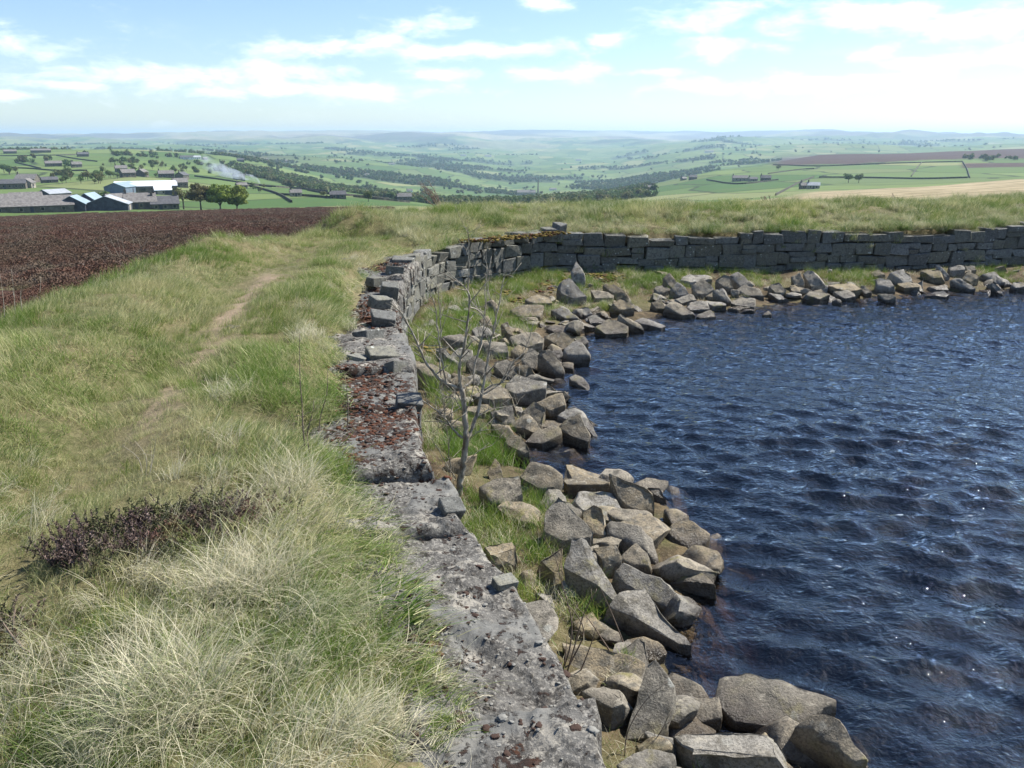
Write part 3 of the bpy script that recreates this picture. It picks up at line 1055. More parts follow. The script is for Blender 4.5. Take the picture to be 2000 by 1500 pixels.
# ------------------------------------------------------------------ shore boulders
def rock_mesh(top, bot, seed, noise=1.0, mat='boulder'):
    bm = bmesh.new()
    for p in list(top) + list(bot):
        bm.verts.new(p)
    r = bmesh.ops.convex_hull(bm, input=bm.verts)
    bmesh.ops.delete(bm, geom=[g for g in r['geom_interior'] if isinstance(g, bmesh.types.BMVert)], context='VERTS')
    # break off a few corners
    rc = random.Random(seed * 13 + 1)
    for _ in range(4):
        co = np.array([v.co[:] for v in bm.verts])
        n_ = Vector((rc.gauss(0, 1), rc.gauss(0, 1), rc.gauss(0.1, .7))).normalized()
        pr = co @ np.array(n_)
        lo_, hi_ = pr.min(), pr.max()
        pc = n_ * (hi_ - (hi_ - lo_) * rc.uniform(.05, .15))
        bmesh.ops.bisect_plane(bm, geom=bm.verts[:] + bm.edges[:] + bm.faces[:], plane_co=pc, plane_no=n_, clear_outer=True)
        pts_ = [v.co.copy() for v in bm.verts]
        bm.clear()
        for p in pts_:
            bm.verts.new(p)
        r = bmesh.ops.convex_hull(bm, input=bm.verts)
        bmesh.ops.delete(bm, geom=[g for g in r['geom_interior'] if isinstance(g, bmesh.types.BMVert)], context='VERTS')
    bmesh.ops.dissolve_limit(bm, angle_limit=R(7), verts=bm.verts, edges=bm.edges)
    co = np.array([v.co[:] for v in bm.verts])
    size = float(np.linalg.norm(co.max(0) - co.min(0)))
    try:
        bmesh.ops.bevel(bm, geom=list(bm.edges), offset=size * 0.013, segments=1, affect='EDGES', profile=0.55, clamp_overlap=True)
    except Exception:
        pass
    bmesh.ops.triangulate(bm, faces=bm.faces)
    for it in range(5):
        mx = size * 0.075
        ed = [e for e in bm.edges if e.calc_length() > mx]
        if not ed or len(bm.verts) > 1500:
            break
        bmesh.ops.subdivide_edges(bm, edges=ed, cuts=1, use_grid_fill=False)
        bmesh.ops.triangulate(bm, faces=[f for f in bm.faces if len(f.verts) > 3])
    bm.normal_update()
    co = np.array([v.co[:] for v in bm.verts])
    no = np.array([v.normal[:] for v in bm.verts])
    f1, f2 = 2.4 / size, 8.0 / size
    n = fbm(co[:, 0] * f1 + seed * 3.7, co[:, 1] * f1, co[:, 2] * f1, oct=2, seed=seed % 97) * size * 0.032
    n += fbm(co[:, 0] * f2, co[:, 1] * f2 + seed, co[:, 2] * f2, oct=3, seed=seed % 89) * size * 0.013
    # bedding steps of gritstone
    co = co + no * (n * noise)[:, None]
    for v, c in zip(bm.verts, co):
        v.co = c
    me = bpy.data.meshes.new('boulder')
    bm.to_mesh(me)
    bm.free()
    me.polygons.foreach_set('use_smooth', np.ones(len(me.polygons), dtype=bool))
    me.set_sharp_from_angle(angle=R(38))
    me.materials.append(M[mat])
    return me


def traced_rock(poly, H, seed, zlift=0.0):
    """block whose upper face was surveyed at poly (photo pixels) and whose front stands H pixels tall on the ground"""
    r = random.Random(seed)
    poly = np.array(poly, float)
    k = int(np.argmax(poly[:, 1]))
    lx, ly = poly[k]
    g = hit_near(lx, min(ly + H, 1560), zlift, WATER_Z - 0.02)
    d = pix_dir(lx, ly)
    t = math.hypot(g[0], g[1]) / math.hypot(d[0], d[1])
    zt0 = EYE + d[2] * t
    p0 = d * t + np.array([0, 0, EYE])
    sc = t / FPX
    W = np.ptp(poly[:, 0]) * sc
    hp = np.ptp(poly[:, 1]) * sc
    th = math.atan2(-d[2], math.hypot(d[0], d[1]))
    Dh = hp / max(0.1, math.sin(th))
    Dm = max(0.55 * W, 0.75 * hp)
    if Dh <= Dm:
        slope = 0.0
    else:
        slope = max(0.0, (hp - Dm * math.sin(th)) / math.cos(th)) / Dm
    slope = min(slope, 1.6)
    hd = np.array([d[0], d[1], 0])
    hd /= np.linalg.norm(hd)
    nrm = np.array([0, 0, 1.0]) - slope * hd
    tops = []
    for px, py in poly:
        q = pix_dir(px, py)
        tt = ((p0 - np.array([0, 0, EYE])) @ nrm) / (q @ nrm)
        P = q * tt + np.array([0, 0, EYE])
        tops.append(P)
    tops = np.array(tops)
    cen = tops.mean(0)
    bots = []
    for P in tops:
        f = r.uniform(0.86, 1.06)
        xy = cen[:2] + (P[:2] - cen[:2]) * f
        bots.append((xy[0], xy[1], min(g[2], nz(float(g[0]), float(g[1]))) - 0.10 - r.uniform(0, 0.05)))
    tops2 = tops.copy()
    tops2[:, 2] += np.array([r.uniform(-.01, .01) for _ in tops]) * W * 3
    ctr = np.array([cen[0], cen[1], g[2]])
    me = rock_mesh(tops2 - ctr, np.array(bots) - ctr, seed)
    return me, ctr


ORD = ['first', 'second', 'third', 'fourth', 'fifth', 'sixth', 'seventh', 'eighth', 'ninth', 'tenth', 'eleventh', 'twelfth', 'thirteenth', 'fourteenth', 'fifteenth',
       'sixteenth', 'seventeenth', 'eighteenth', 'nineteenth', 'twentieth', 'twenty-first', 'twenty-second', 'twenty-third', 'twenty-fourth', 'twenty-fifth', 'twenty-sixth', 'twenty-seventh', 'twenty-eighth']
near_heap = [
    ('big pale slab boulder leaning over the near heap, white lichen spot on it', [(1070, 972), (1092, 974), (1129, 1013), (1156, 1039), (1150, 1046), (1088, 1054), (1066, 1034)], 26),
    ('largest blocky boulder in the middle of the near heap, long lit top face', [(1112, 1062), (1146, 1055), (1178, 1105), (1209, 1159), (1180, 1143), (1105, 1110)], 48),
    ('yellowish boulder tucked against the left of the largest blocky boulder', [(1051, 1089), (1077, 1076), (1098, 1068), (1098, 1086), (1082, 1117)], 22),
    ('mossy peaked boulder just right of the big pale slab', [(1131, 1008), (1160, 987), (1181, 995), (1194, 1042), (1170, 1042), (1156, 1037)], 26),
    ('pale brick shaped boulder on the water side of the mossy peak', [(1178, 993), (1217, 991), (1268, 1000), (1267, 1022), (1254, 1013), (1202, 1013)], 20),
    ('broad tilted slab below the pale brick shaped boulder', [(1189, 1018), (1272, 1033), (1280, 1081), (1243, 1068), (1194, 1044)], 18),
    ('cracked squarish boulder behind the mossy peak in the near heap', [(1117, 960), (1186, 957), (1210, 990), (1178, 993), (1140, 996), (1122, 978)], 14),
    ('long dark upright block at the back edge of the near heap', [(1100, 934), (1138, 930), (1190, 938), (1192, 946), (1110, 943)], 28),
    ('wedge boulder pointing back at the water end of the heap', [(1194, 928), (1233, 943), (1277, 960), (1246, 995), (1225, 985), (1207, 964)], 18),
    ('small wet dark rock beyond the wedge boulder, water splashing round it', [(1261, 943), (1295, 954), (1302, 974), (1277, 966)], 12),
    ('grey squat boulder at the corner of the little inlet', [(1018, 930), (1039, 904), (1070, 913), (1093, 930), (1090, 948), (1055, 952)], 24),
    ('pale crumbly rock in the grass right of the sapling foot', [(940, 952), (965, 936), (1012, 930), (1019, 968), (990, 985), (962, 978)], 14),
    ('small upright pointed stone beside the inlet, nearest the sapling', [(953, 915), (968, 890), (988, 922), (981, 935), (958, 932)], 8),
    ('small rough stone wedged behind the big pale slab', [(1082, 972), (1108, 980), (1135, 995), (1129, 1008), (1110, 992)], 8),
    ('square block standing in grass directly against the near coping', [(945, 1064), (998, 1060), (1013, 1074), (1003, 1080), (960, 1084)], 36),
    ('small ochre block touching the coping below the square block', [(1048, 1152), (1080, 1147), (1086, 1178), (1080, 1186), (1066, 1174)], 16),
    ('shaded block between the largest boulder and the broad tilted slab', [(1160, 1070), (1210, 1065), (1214, 1085), (1180, 1098)], 28),
    ('low domed boulder with dark lichen right of the shaded block', [(1214, 1088), (1243, 1063), (1285, 1099), (1264, 1104), (1232, 1100)], 18),
    ('arched boulder sloping down to a wet brown tip in the water', [(1203, 1128), (1225, 1102), (1262, 1102), (1290, 1140), (1340, 1198), (1300, 1184), (1220, 1142)], 18),
    ('large dark triangular boulder with a thin sunlit edge reaching the water', [(1182, 1178), (1212, 1158), (1261, 1138), (1300, 1178), (1356, 1244), (1330, 1240), (1250, 1200)], 46),
    ('glistening wet rounded rock standing in the water off the heap', [(1303, 1018), (1340, 1018), (1381, 1045), (1362, 1066), (1316, 1066), (1294, 1042)], 10),
    ('wet split boulder in the water below the glistening rounded rock', [(1298, 1117), (1326, 1099), (1368, 1110), (1394, 1141), (1347, 1135), (1305, 1127)], 30),
    ('low half shaded stone in front of the dark triangular boulder', [(1125, 1208), (1150, 1205), (1205, 1230), (1222, 1250), (1185, 1248)], 20),
    ('rounded mossy stone at the foot of the dark triangular boulder', [(1222, 1251), (1245, 1237), (1288, 1242), (1300, 1272), (1285, 1287), (1245, 1284)], 12),
    ('upright yellow lichened slab beside the bright green tuft', [(1272, 1286), (1300, 1320), (1317, 1350), (1313, 1390), (1280, 1436), (1222, 1436), (1245, 1360)], 14),
    ('dark fronted block below the bright green tuft, nearest the coping', [(1145, 1354), (1180, 1338), (1238, 1346), (1220, 1372), (1195, 1380)], 44),
    ('flat slab in the ground under the bright green tuft', [(1100, 1240), (1165, 1275), (1255, 1290), (1232, 1338), (1150, 1330), (1110, 1300)], 6),
    ('broad brown slab half awash at the bottom of the picture', [(1416, 1316), (1456, 1308), (1505, 1318), (1617, 1368), (1560, 1392), (1540, 1420), (1443, 1404), (1408, 1368)], 24),
    ('tall dark prow shaped boulder against the broad brown slab', [(1548, 1397), (1571, 1371), (1640, 1410), (1690, 1478), (1665, 1484), (1615, 1424)], 60),
    ('big mossy rounded boulder at the bottom edge, in front of the brown slab', [(1325, 1436), (1400, 1427), (1480, 1424), (1540, 1445), (1562, 1472), (1530, 1482), (1430, 1468), (1350, 1462)], 56),
    ('yellow green stone touching the left of the big mossy rounded boulder', [(1245, 1442), (1290, 1438), (1318, 1462), (1250, 1466)], 26),
    ('pale grey stone cut by the bottom edge beside the coping', [(1208, 1492), (1262, 1464), (1310, 1472), (1322, 1500), (1230, 1512)], 30),
    ('grey point of rock at the very bottom right of the shore', [(1650, 1502), (1684, 1473), (1700, 1500), (1680, 1520)], 22),
    ('brown slab lying just under water left of the broad brown slab', [(1325, 1368), (1400, 1362), (1403, 1398), (1335, 1416)], 4),
]
mid = [
    ([(1002, 658), (1040, 646), (1060, 652), (1058, 668), (1030, 674), (1010, 670)], 12), ([(1070, 658), (1090, 651), (1110, 652), (1124, 668), (1105, 682), (1095, 670)], 10),
    ([(1054, 688), (1074, 680), (1098, 716), (1086, 724), (1075, 702)], 16), ([(1100, 684), (1120, 670), (1138, 672), (1149, 692), (1130, 692), (1110, 690)], 22),
    ([(1098, 706), (1118, 704), (1118, 718), (1100, 717)], 8), ([(1074, 681), (1095, 675), (1100, 686), (1090, 693)], 8), ([(1058, 669), (1066, 661), (1076, 666), (1078, 674), (1064, 677)], 6),
    ([(1000, 686), (1018, 670), (1033, 680), (1034, 690), (1010, 692)], 8), ([(1022, 700), (1034, 678), (1050, 690), (1046, 708), (1030, 713)], 8),
    ([(1010, 716), (1030, 710), (1053, 736), (1040, 742), (1025, 724)], 14), ([(1045, 742), (1058, 744), (1085, 760), (1075, 768), (1060, 754)], 12),
    ([(1115, 738), (1125, 734), (1148, 742), (1146, 747), (1118, 744)], 12), ([(985, 755), (1012, 735), (1060, 748), (1060, 757), (1010, 764)], 26),
    ([(930, 772), (960, 758), (1000, 762), (1006, 776), (960, 784)], 26), ([(1052, 786), (1085, 766), (1104, 774), (1100, 790), (1075, 798)], 20),
    ([(1024, 794), (1044, 783), (1064, 800), (1056, 828), (1040, 812)], 12), ([(996, 822), (1027, 808), (1056, 834), (1040, 841), (1025, 826)], 20),
    ([(1028, 860), (1050, 844), (1088, 832), (1091, 846), (1060, 864)], 14), ([(1056, 832), (1068, 822), (1096, 826), (1090, 833), (1070, 837)], 8),
    ([(1094, 832), (1112, 815), (1130, 814), (1151, 860), (1120, 852), (1100, 842)], 14), ([(1095, 812), (1110, 800), (1132, 792), (1165, 828), (1153, 834), (1130, 814)], 18),
    ([(988, 864), (1008, 847), (1034, 878), (1020, 885), (1005, 874)], 20), ([(964, 832), (992, 826), (1000, 846), (990, 858), (975, 850)], 8),
    ([(912, 794), (948, 790), (960, 800), (940, 808), (915, 808)], 10), ([(962, 806), (996, 795), (1008, 814), (985, 823), (966, 819)], 8),
    ([(806, 712), (830, 700), (875, 728), (860, 737), (832, 730)], 24), ([(864, 658), (900, 654), (915, 662), (890, 669)], 18), ([(940, 666), (985, 668), (990, 679), (960, 678)], 22),
    ([(854, 682), (870, 682), (898, 702), (890, 709)], 8), ([(880, 690), (900, 677), (920, 681), (922, 700), (900, 703)], 10), ([(908, 702), (930, 694), (955, 716), (945, 728), (915, 718)], 14),
    ([(968, 706), (995, 698), (1010, 718), (990, 731), (970, 723)], 10), ([(876, 737), (900, 732), (906, 748), (885, 753)], 10), ([(924, 643), (950, 638), (960, 652), (930, 656)], 7),
    ([(982, 635), (990, 630), (1004, 654), (998, 658)], 6), ([(938, 620), (955, 613), (962, 635), (945, 640)], 6), ([(1000, 602), (1030, 597), (1059, 598), (1056, 617), (1010, 616)], 10),
    ([(1080, 607), (1095, 600), (1125, 615), (1130, 622), (1105, 622)], 12), ([(1072, 641), (1085, 634), (1125, 640), (1130, 650), (1090, 649)], 7), ([(1096, 631), (1130, 630), (1144, 640), (1125, 645)], 6),
    ([(1168, 640), (1190, 626), (1222, 632), (1220, 647), (1185, 651)], 9), ([(1118, 657), (1140, 655), (1148, 668), (1135, 673)], 8), ([(1030, 585), (1050, 577), (1072, 577), (1075, 592), (1040, 593)], 6),
    ([(1092, 556), (1112, 548), (1130, 556), (1142, 575), (1120, 581), (1100, 573)], 14), ([(1118, 533), (1126, 513), (1142, 540), (1140, 548), (1120, 547)], 12), ([(1158, 569), (1180, 566), (1196, 572), (1194, 580), (1165, 582)], 7),
    ([(1182, 561), (1194, 554), (1228, 574), (1230, 583), (1205, 579)], 7), ([(1196, 593), (1215, 583), (1235, 594), (1238, 603), (1215, 605)], 13), ([(1206, 619), (1215, 616), (1260, 640), (1253, 644)], 8),
    ([(1236, 627), (1258, 624), (1295, 637), (1288, 641)], 7), ([(1150, 617), (1170, 610), (1185, 618), (1180, 629), (1155, 629)], 8), ([(1135, 599), (1150, 600), (1156, 612), (1140, 616)], 7),
]
under_wall = [
    ([(1294, 541), (1306, 533), (1322, 553), (1310, 560)], 7), ([(1280, 561), (1300, 558), (1308, 566), (1285, 569)], 10), ([(1308, 561), (1328, 550), (1342, 572), (1325, 575)], 8),
    ([(1332, 545), (1350, 537), (1382, 538), (1388, 547), (1350, 550)], 10), ([(1355, 561), (1372, 547), (1392, 566), (1380, 573), (1362, 573)], 10), ([(1400, 546), (1414, 537), (1426, 540), (1434, 560), (1415, 562)], 10),
    ([(1428, 541), (1442, 533), (1468, 556), (1445, 559)], 10), ([(1396, 569), (1416, 559), (1428, 576), (1420, 588), (1405, 576)], 10), ([(1443, 565), (1452, 558), (1480, 562), (1488, 577), (1460, 576)], 10),
    ([(1428, 565), (1442, 563), (1442, 574), (1430, 575)], 6), ([(1314, 587), (1348, 575), (1358, 582), (1330, 591)], 6), ([(1334, 595), (1376, 588), (1382, 603), (1350, 605)], 6),
    ([(1274, 591), (1290, 585), (1298, 601), (1282, 601)], 11), ([(1298, 597), (1318, 592), (1354, 611), (1330, 613)], 11), ([(1378, 589), (1408, 590), (1420, 594), (1390, 597)], 9),
    ([(1428, 589), (1452, 577), (1478, 588), (1470, 597), (1440, 594)], 12), ([(1422, 599), (1445, 595), (1465, 598), (1440, 603)], 8), ([(1356, 615), (1384, 605), (1394, 617), (1370, 620)], 6),
    ([(1488, 611), (1500, 606), (1506, 614), (1492, 616)], 5), ([(1504, 557), (1524, 551), (1536, 570), (1515, 569)], 11), ([(1504, 573), (1520, 572), (1542, 580), (1520, 583)], 9),
    ([(1548, 537), (1560, 534), (1570, 554), (1552, 556)], 8), ([(1572, 536), (1590, 524), (1608, 552), (1585, 557)], 12), ([(1546, 561), (1570, 562), (1570, 570), (1548, 569)], 10),
    ([(1570, 568), (1600, 570), (1618, 574), (1600, 581), (1575, 576)], 14), ([(1602, 559), (1620, 556), (1618, 572), (1606, 571)], 5), ([(1622, 554), (1660, 553), (1680, 564), (1650, 567), (1625, 561)], 13),
    ([(1634, 573), (1655, 569), (1670, 578), (1650, 583)], 8), ([(1626, 587), (1636, 580), (1642, 592), (1634, 593)], 5), ([(1712, 541), (1736, 544), (1750, 555), (1735, 561), (1715, 556)], 13),
    ([(1736, 531), (1762, 524), (1788, 545), (1765, 549)], 10), ([(1702, 530), (1718, 527), (1728, 537), (1710, 539)], 5), ([(1718, 577), (1728, 568), (1746, 580), (1730, 588)], 5),
    ([(1752, 554), (1775, 552), (1792, 560), (1770, 563)], 11), ([(1804, 529), (1832, 526), (1846, 538), (1825, 541)], 13), ([(1812, 569), (1828, 562), (1850, 574), (1845, 580), (1820, 575)], 6),
    ([(1860, 546), (1872, 543), (1902, 561), (1890, 565)], 7), ([(1876, 541), (1892, 533), (1910, 541), (1895, 549)], 8), ([(1916, 533), (1938, 531), (1970, 554), (1945, 553)], 9),
    ([(1854, 521), (1880, 518), (1882, 526), (1858, 527)], 12), ([(1882, 520), (1902, 518), (1905, 527), (1885, 528)], 11), ([(1974, 553), (1998, 546), (2010, 556), (1985, 561)], 10),
    ([(1830, 521), (1838, 519), (1854, 538), (1846, 541)], 6), ([(1790, 551), (1802, 548), (1804, 566), (1795, 567)], 5), ([(1936, 555), (1945, 556), (1960, 569), (1950, 572)], 7),
    ([(1680, 559), (1690, 560), (1700, 570), (1688, 573)], 6), ([(1815, 557), (1840, 552), (1850, 560), (1825, 563)], 8),
]
ROCKXY = []
BIG = []


def put_rock(label, poly, H, seed, group, grow=1.1):
    poly = np.array(poly, float)
    poly = poly.mean(0) + (poly - poly.mean(0)) * grow
    me, ctr = traced_rock(poly, H, seed)
    o = link('boulder', me, None, ctr)
    tag(o, label, 'boulder', group)
    co = np.array([v.co[:2] for v in me.vertices])
    ROCKXY.append((ctr[0], ctr[1], float(np.percentile(np.linalg.norm(co, axis=1), 60))))
    BIG.append((ctr[0], ctr[1], label))


sd = 100
for lab, poly, H in near_heap:
    sd += 1
    put_rock(lab, poly, H, sd, 'boulders of the near shore heap')
bands = [(500, 605, 'boulders below the wall corner'), (605, 660, 'boulders in the band past the sapling top'), (660, 705, 'boulders behind the sapling branches'),
         (705, 770, 'boulders level with the sapling fork'), (770, 920, 'boulders right of the sapling trunk')]
btxt = ['grey boulder at the sunlit wall corner foot, {} from the left',
        'weathered boulder level with the sapling top, {} from the left',
        'angular boulder behind the upper sapling branches, {} from the left',
        'rough boulder level with the sapling fork, {} from the left',
        'boulder beside the sapling trunk down to the inlet, {} from the left']
rows = [[] for _ in bands]
for poly, H in mid:
    c = np.mean(np.array(poly), axis=0)
    for q, (y0, y1, _) in enumerate(bands):
        if y0 <= c[1] < y1:
            rows[q].append((c[0], poly, H))
for q, rws in enumerate(rows):
    for n, (cx_, poly, H) in enumerate(sorted(rws, key=lambda e: e[0])):
        sd += 1
        put_rock(btxt[q].format(ORD[n]), poly, H, sd, bands[q][2], 1.2)
split = [[], [], [], []]
for poly, H in under_wall:
    c = np.mean(np.array(poly), axis=0)
    heap = 0 if c[0] < 1495 else 1
    back = c[1] < (567 if heap == 0 else 557)
    split[heap * 2 + (0 if back else 1)].append((c[0], poly, H))
utxt = [('upper boulder of the heap under the shaded wall, {} from left', 'boulders heaped under the shaded wall'),
        ('waterside boulder of the heap under the shaded wall, {} from left', 'boulders heaped under the shaded wall'),
        ('back row boulder under the far shaded wall end, {} from the left', 'boulders at the far end of the shaded wall'),
        ('waterline boulder under the far shaded wall end, {} from the left', 'boulders at the far end of the shaded wall')]
for q in range(4):
    for n, (cx_, poly, H) in enumerate(sorted(split[q], key=lambda e: e[0])):
        sd += 1
        put_rock(utxt[q][0].format(ORD[n]), poly, H, sd, utxt[q][1], 1.22)

# small stones filling the gaps of the shore
fill_me = []
for k in range(10):
    rr = random.Random(900 + k)
    pts = [Vector((rr.gauss(0, 1), rr.gauss(0, 1), rr.gauss(0, 1))).normalized() for _ in range(13)]
    pts = [(p.x * 0.5, p.y * 0.4, p.z * 0.32) for p in pts]
    fill_me.append(rock_mesh(pts[:7], pts[7:], 900 + k))
fr = random.Random(31)
cnt = 0
tries = 0
while cnt < 270 and tries < 26000:
    tries += 1
    a = fr.uniform(A_START - 0.6, A_END)
    p = wpos(a) + wnor(a) * fr.uniform(0.25, 2.6)
    if p[1] < 1.8:
        continue
    dsh = seg_dist(np.array([p]), SHORE)[0][0]
    inw = inside(np.array([p]), np.vstack([SHORE, [(40, 30), (40, -5)]]))[0]
    if inw and dsh > 0.3:
        continue
    if not inw and dsh > 1.1 and fr.random() < 0.8:
        continue
    if any(math.hypot(p[0] - x, p[1] - y) < r_ * 0.62 for x, y, r_ in ROCKXY):
        continue
    if p[0] > 2.6 and fr.random() < 0.45:
        continue
    sz = fr.uniform(0.12, 0.30) if dsh > 0.4 else fr.uniform(0.2, 0.4)
    o = link('small_stone', fr.choice(fill_me), None, (p[0], p[1], nz(float(p[0]), float(p[1])) + sz * 0.08))
    o.scale = (sz * fr.uniform(.9, 1.5), sz * fr.uniform(.9, 1.3), sz)
    o.rotation_euler = (fr.uniform(-.4, .4), fr.uniform(-.4, .4), fr.uniform(0, 6.28))
    ref = min(BIG, key=lambda e: math.hypot(e[0] - p[0], e[1] - p[1]))[2]
    lab_ = ('small' if sz < 0.22 else 'middling') + ' stone beside the ' + ref
    if len(lab_.split()) > 16:
        lab_ = lab_.split(',')[0]
    tag(o, ' '.join(lab_.split()[:16]), 'stone', 'stones beside the ' + ref.split(',')[0])
    ROCKXY.append((p[0], p[1], sz * 0.5))
    cnt += 1


# ------------------------------------------------------------------ vegetation
def blade_mat(name, green, straw, bias=0.5, amp=1.0, nscale=0.9, transl=0.35):
    m, b, o = new_mat(name)
    pos = b.n('ShaderNodeNewGeometry').outputs['Position']
    v = b.n('ShaderNodeAttribute', attribute_name='v').outputs['Fac']
    n = b.noise(pos, nscale, 4.0, 0.6)
    n2 = b.noise(pos, nscale * 4.3, 3.0, 0.6)
    f = b.math('ADD', b.math('MULTIPLY', b.math('SUBTRACT', n, 0.5), 3.2 * amp), b.math('ADD', b.math('MULTIPLY', b.math('SUBTRACT', n2, 0.5), 1.6 * amp), b.math('ADD', b.math('MULTIPLY', b.math('SUBTRACT', v, 0.5), 1.3), bias)), clamp=True)
    g2 = b.mix(b.sstep(n2, 0.35, 0.65), green, (green[0] * 0.62, green[1] * 0.80, green[2] * 0.75))
    s2 = b.mix(v, straw, tuple(min(1, c * 1.3) for c in straw))
    c = b.mix(f, g2, s2)
    p = princ(b, c, 0.6, 0.25)
    tr = b.n('ShaderNodeBsdfTranslucent')
    b.l(c, tr.inputs[0])
    mx = b.n('ShaderNodeMixShader')
    mx.inputs[0].default_value = transl
    b.l(p.outputs[0], mx.inputs[1])
    b.l(tr.outputs[0], mx.inputs[2])
    b.l(mx.outputs[0], o.inputs[0])
    return m


M['grass'] = blade_mat('fine_moor_grass', (0.155, 0.24, 0.04), (0.47, 0.435, 0.235), 0.47)
M['straw'] = blade_mat('bleached_moor_grass', (0.18, 0.235, 0.065), (0.58, 0.53, 0.38), 0.82, 0.8)
M['lush'] = blade_mat('fresh_green_grass', (0.12, 0.215, 0.025), (0.28, 0.30, 0.085), 0.28, 0.8)
M['farbank'] = blade_mat('far_bank_grass', (0.14, 0.205, 0.05), (0.46, 0.43, 0.26), 0.5, 1.3, 1.3)


def blades(n, h, spread, lean, curl, width, seed, yaw_sd=None, segs=3, hmin=0.5):
    r = np.random.default_rng(seed)
    yaw = r.uniform(0, 6.283, n) if yaw_sd is None else r.normal(0, yaw_sd, n)
    rad = spread * np.sqrt(r.uniform(0, 1, n))
    ra = r.uniform(0, 6.283, n)
    root = np.stack([rad * np.cos(ra), rad * np.sin(ra), np.zeros(n) - 0.01], 1)
    L = h * r.uniform(hmin, 1.15, n)
    th = np.abs(r.normal(lean * 0.6, lean * 0.4, n))
    cu = curl * r.uniform(0.4, 1.3, n)
    d = np.stack([np.cos(yaw), np.sin(yaw)], 1)
    sd_ = r.uniform(0, 6.283, n)
    side = np.stack([np.cos(sd_), np.sin(sd_), np.zeros(n)], 1)
    V, F = [], []
    p = root.copy()
    rings = []
    for s_ in range(segs + 1):
        t = s_ / segs
        wd = width * (1 - t) ** 0.8 * 0.5
        rings.append((p - side * wd, p + side * wd, p.copy()))
        a_ = th + cu * t
        p = p + np.concatenate([d * np.sin(a_)[:, None], np.cos(a_)[:, None]], 1) * (L / segs)[:, None]
    per = segs * 2 + 1
    arr = np.zeros((n, per, 3))
    for s_ in range(segs):
        arr[:, s_ * 2] = rings[s_][0]
        arr[:, s_ * 2 + 1] = rings[s_][1]
    arr[:, -1] = rings[segs][2]
    tri = []
    for s_ in range(segs - 1):
        a0 = s_ * 2
        tri += [(a0, a0 + 1, a0 + 3), (a0, a0 + 3, a0 + 2)]
    tri.append((segs * 2 - 2, segs * 2 - 1, segs * 2))
    tri = np.array(tri)
    faces = (tri[None] + (np.arange(n) * per)[:, None, None]).reshape(-1, 3)
    v = np.repeat(r.uniform(0, 1, n), per)
    return arr.reshape(-1, 3), faces, v


def tuft_obj(name, mat, *a, **k):
    V, F, v = blades(*a, **k)
    me = make_mesh(name, V, F, mat)
    set_attr(me, 'v', v)
    return bpy.data.objects.new(name, me)


def scatter(name, pts, rot, scl, vid, variants, label=None, cat=None, kind='stuff'):
    col = bpy.data.collections.new(name + '_kinds')
    for i, vo in enumerate(variants):
        vo.name = '%s_kind_%02d' % (name, i)
        col.objects.link(vo)
    me = bpy.data.meshes.new(name)
    pts = np.asarray(pts, np.float32)
    me.vertices.add(len(pts))
    me.vertices.foreach_set('co', pts.ravel())
    me.update()
    set_attr(me, 'rot', rot, 'FLOAT_VECTOR')
    scl = np.asarray(scl, np.float32)
    if scl.ndim == 1:
        scl = np.repeat(scl[:, None], 3, 1)
    set_attr(me, 'scl', scl, 'FLOAT_VECTOR')
    set_attr(me, 'vid', vid, 'INT')
    o = link(name, me)
    ng = bpy.data.node_groups.new(name, 'GeometryNodeTree')
    ng.interface.new_socket('Geometry', in_out='INPUT', socket_type='NodeSocketGeometry')
    ng.interface.new_socket('Geometry', in_out='OUTPUT', socket_type='NodeSocketGeometry')
    N = ng.nodes
    gi, go = N.new('NodeGroupInput'), N.new('NodeGroupOutput')
    ip_ = N.new('GeometryNodeInstanceOnPoints')
    ci = N.new('GeometryNodeCollectionInfo')
    ci.inputs['Collection'].default_value = col
    ci.inputs['Separate Children'].default_value = True
    ci.inputs['Reset Children'].default_value = True

    def na(nm, dt):
        q = N.new('GeometryNodeInputNamedAttribute')
        q.data_type = dt
        q.inputs['Name'].default_value = nm
        return q.outputs['Attribute']
    e2r = N.new('FunctionNodeEulerToRotation')
    L = ng.links
    L.new(gi.outputs[0], ip_.inputs['Points'])
    L.new(ci.outputs[0], ip_.inputs['Instance'])
    ip_.inputs['Pick Instance'].default_value = True
    L.new(na('vid', 'INT'), ip_.inputs['Instance Index'])
    L.new(na('rot', 'FLOAT_VECTOR'), e2r.inputs[0])
    L.new(e2r.outputs[0], ip_.inputs['Rotation'])
    L.new(na('scl', 'FLOAT_VECTOR'), ip_.inputs['Scale'])
    L.new(ip_.outputs[0], go.inputs[0])
    md = o.modifiers.new('scatter', 'NODES')
    md.node_group = ng
    tag(o, label, cat, kind=kind)
    return o


gr = np.random.default_rng(77)


def wind_yaw(x, y):
    return -0.5 + 1.3 * fbm(x * 0.55, y * 0.55, oct=2, seed=101)


def land_points(n, x0, x1, y0, y1):
    return gr.uniform(x0, x1, n), gr.uniform(y0, y1, n)


def cam_ok(x, y, z, m=0.12):
    """keep what the camera or a neighbouring one could see"""
    dx, dy, dz = x, y, z - EYE
    f = dy * math.cos(PITCH) - dz * math.sin(PITCH)
    u = dx / np.maximum(f, 1e-3)
    v = (dy * math.sin(PITCH) + dz * math.cos(PITCH)) / np.maximum(f, 1e-3)
    return (f > 0.5) & (np.abs(u) < 0.613 + m) & (v > -0.46 - m) & (v < 0.46)


def ground_rot(x, y, yaw, amt=0.7):
    e = 0.15
    gxs = (samp(NZg, x + e, y) - samp(NZg, x - e, y)) / (2 * e)
    gys = (samp(NZg, x, y + e) - samp(NZg, x, y - e)) / (2 * e)
    return np.stack([np.arctan(gys) * amt, -np.arctan(gxs) * amt, yaw], 1)


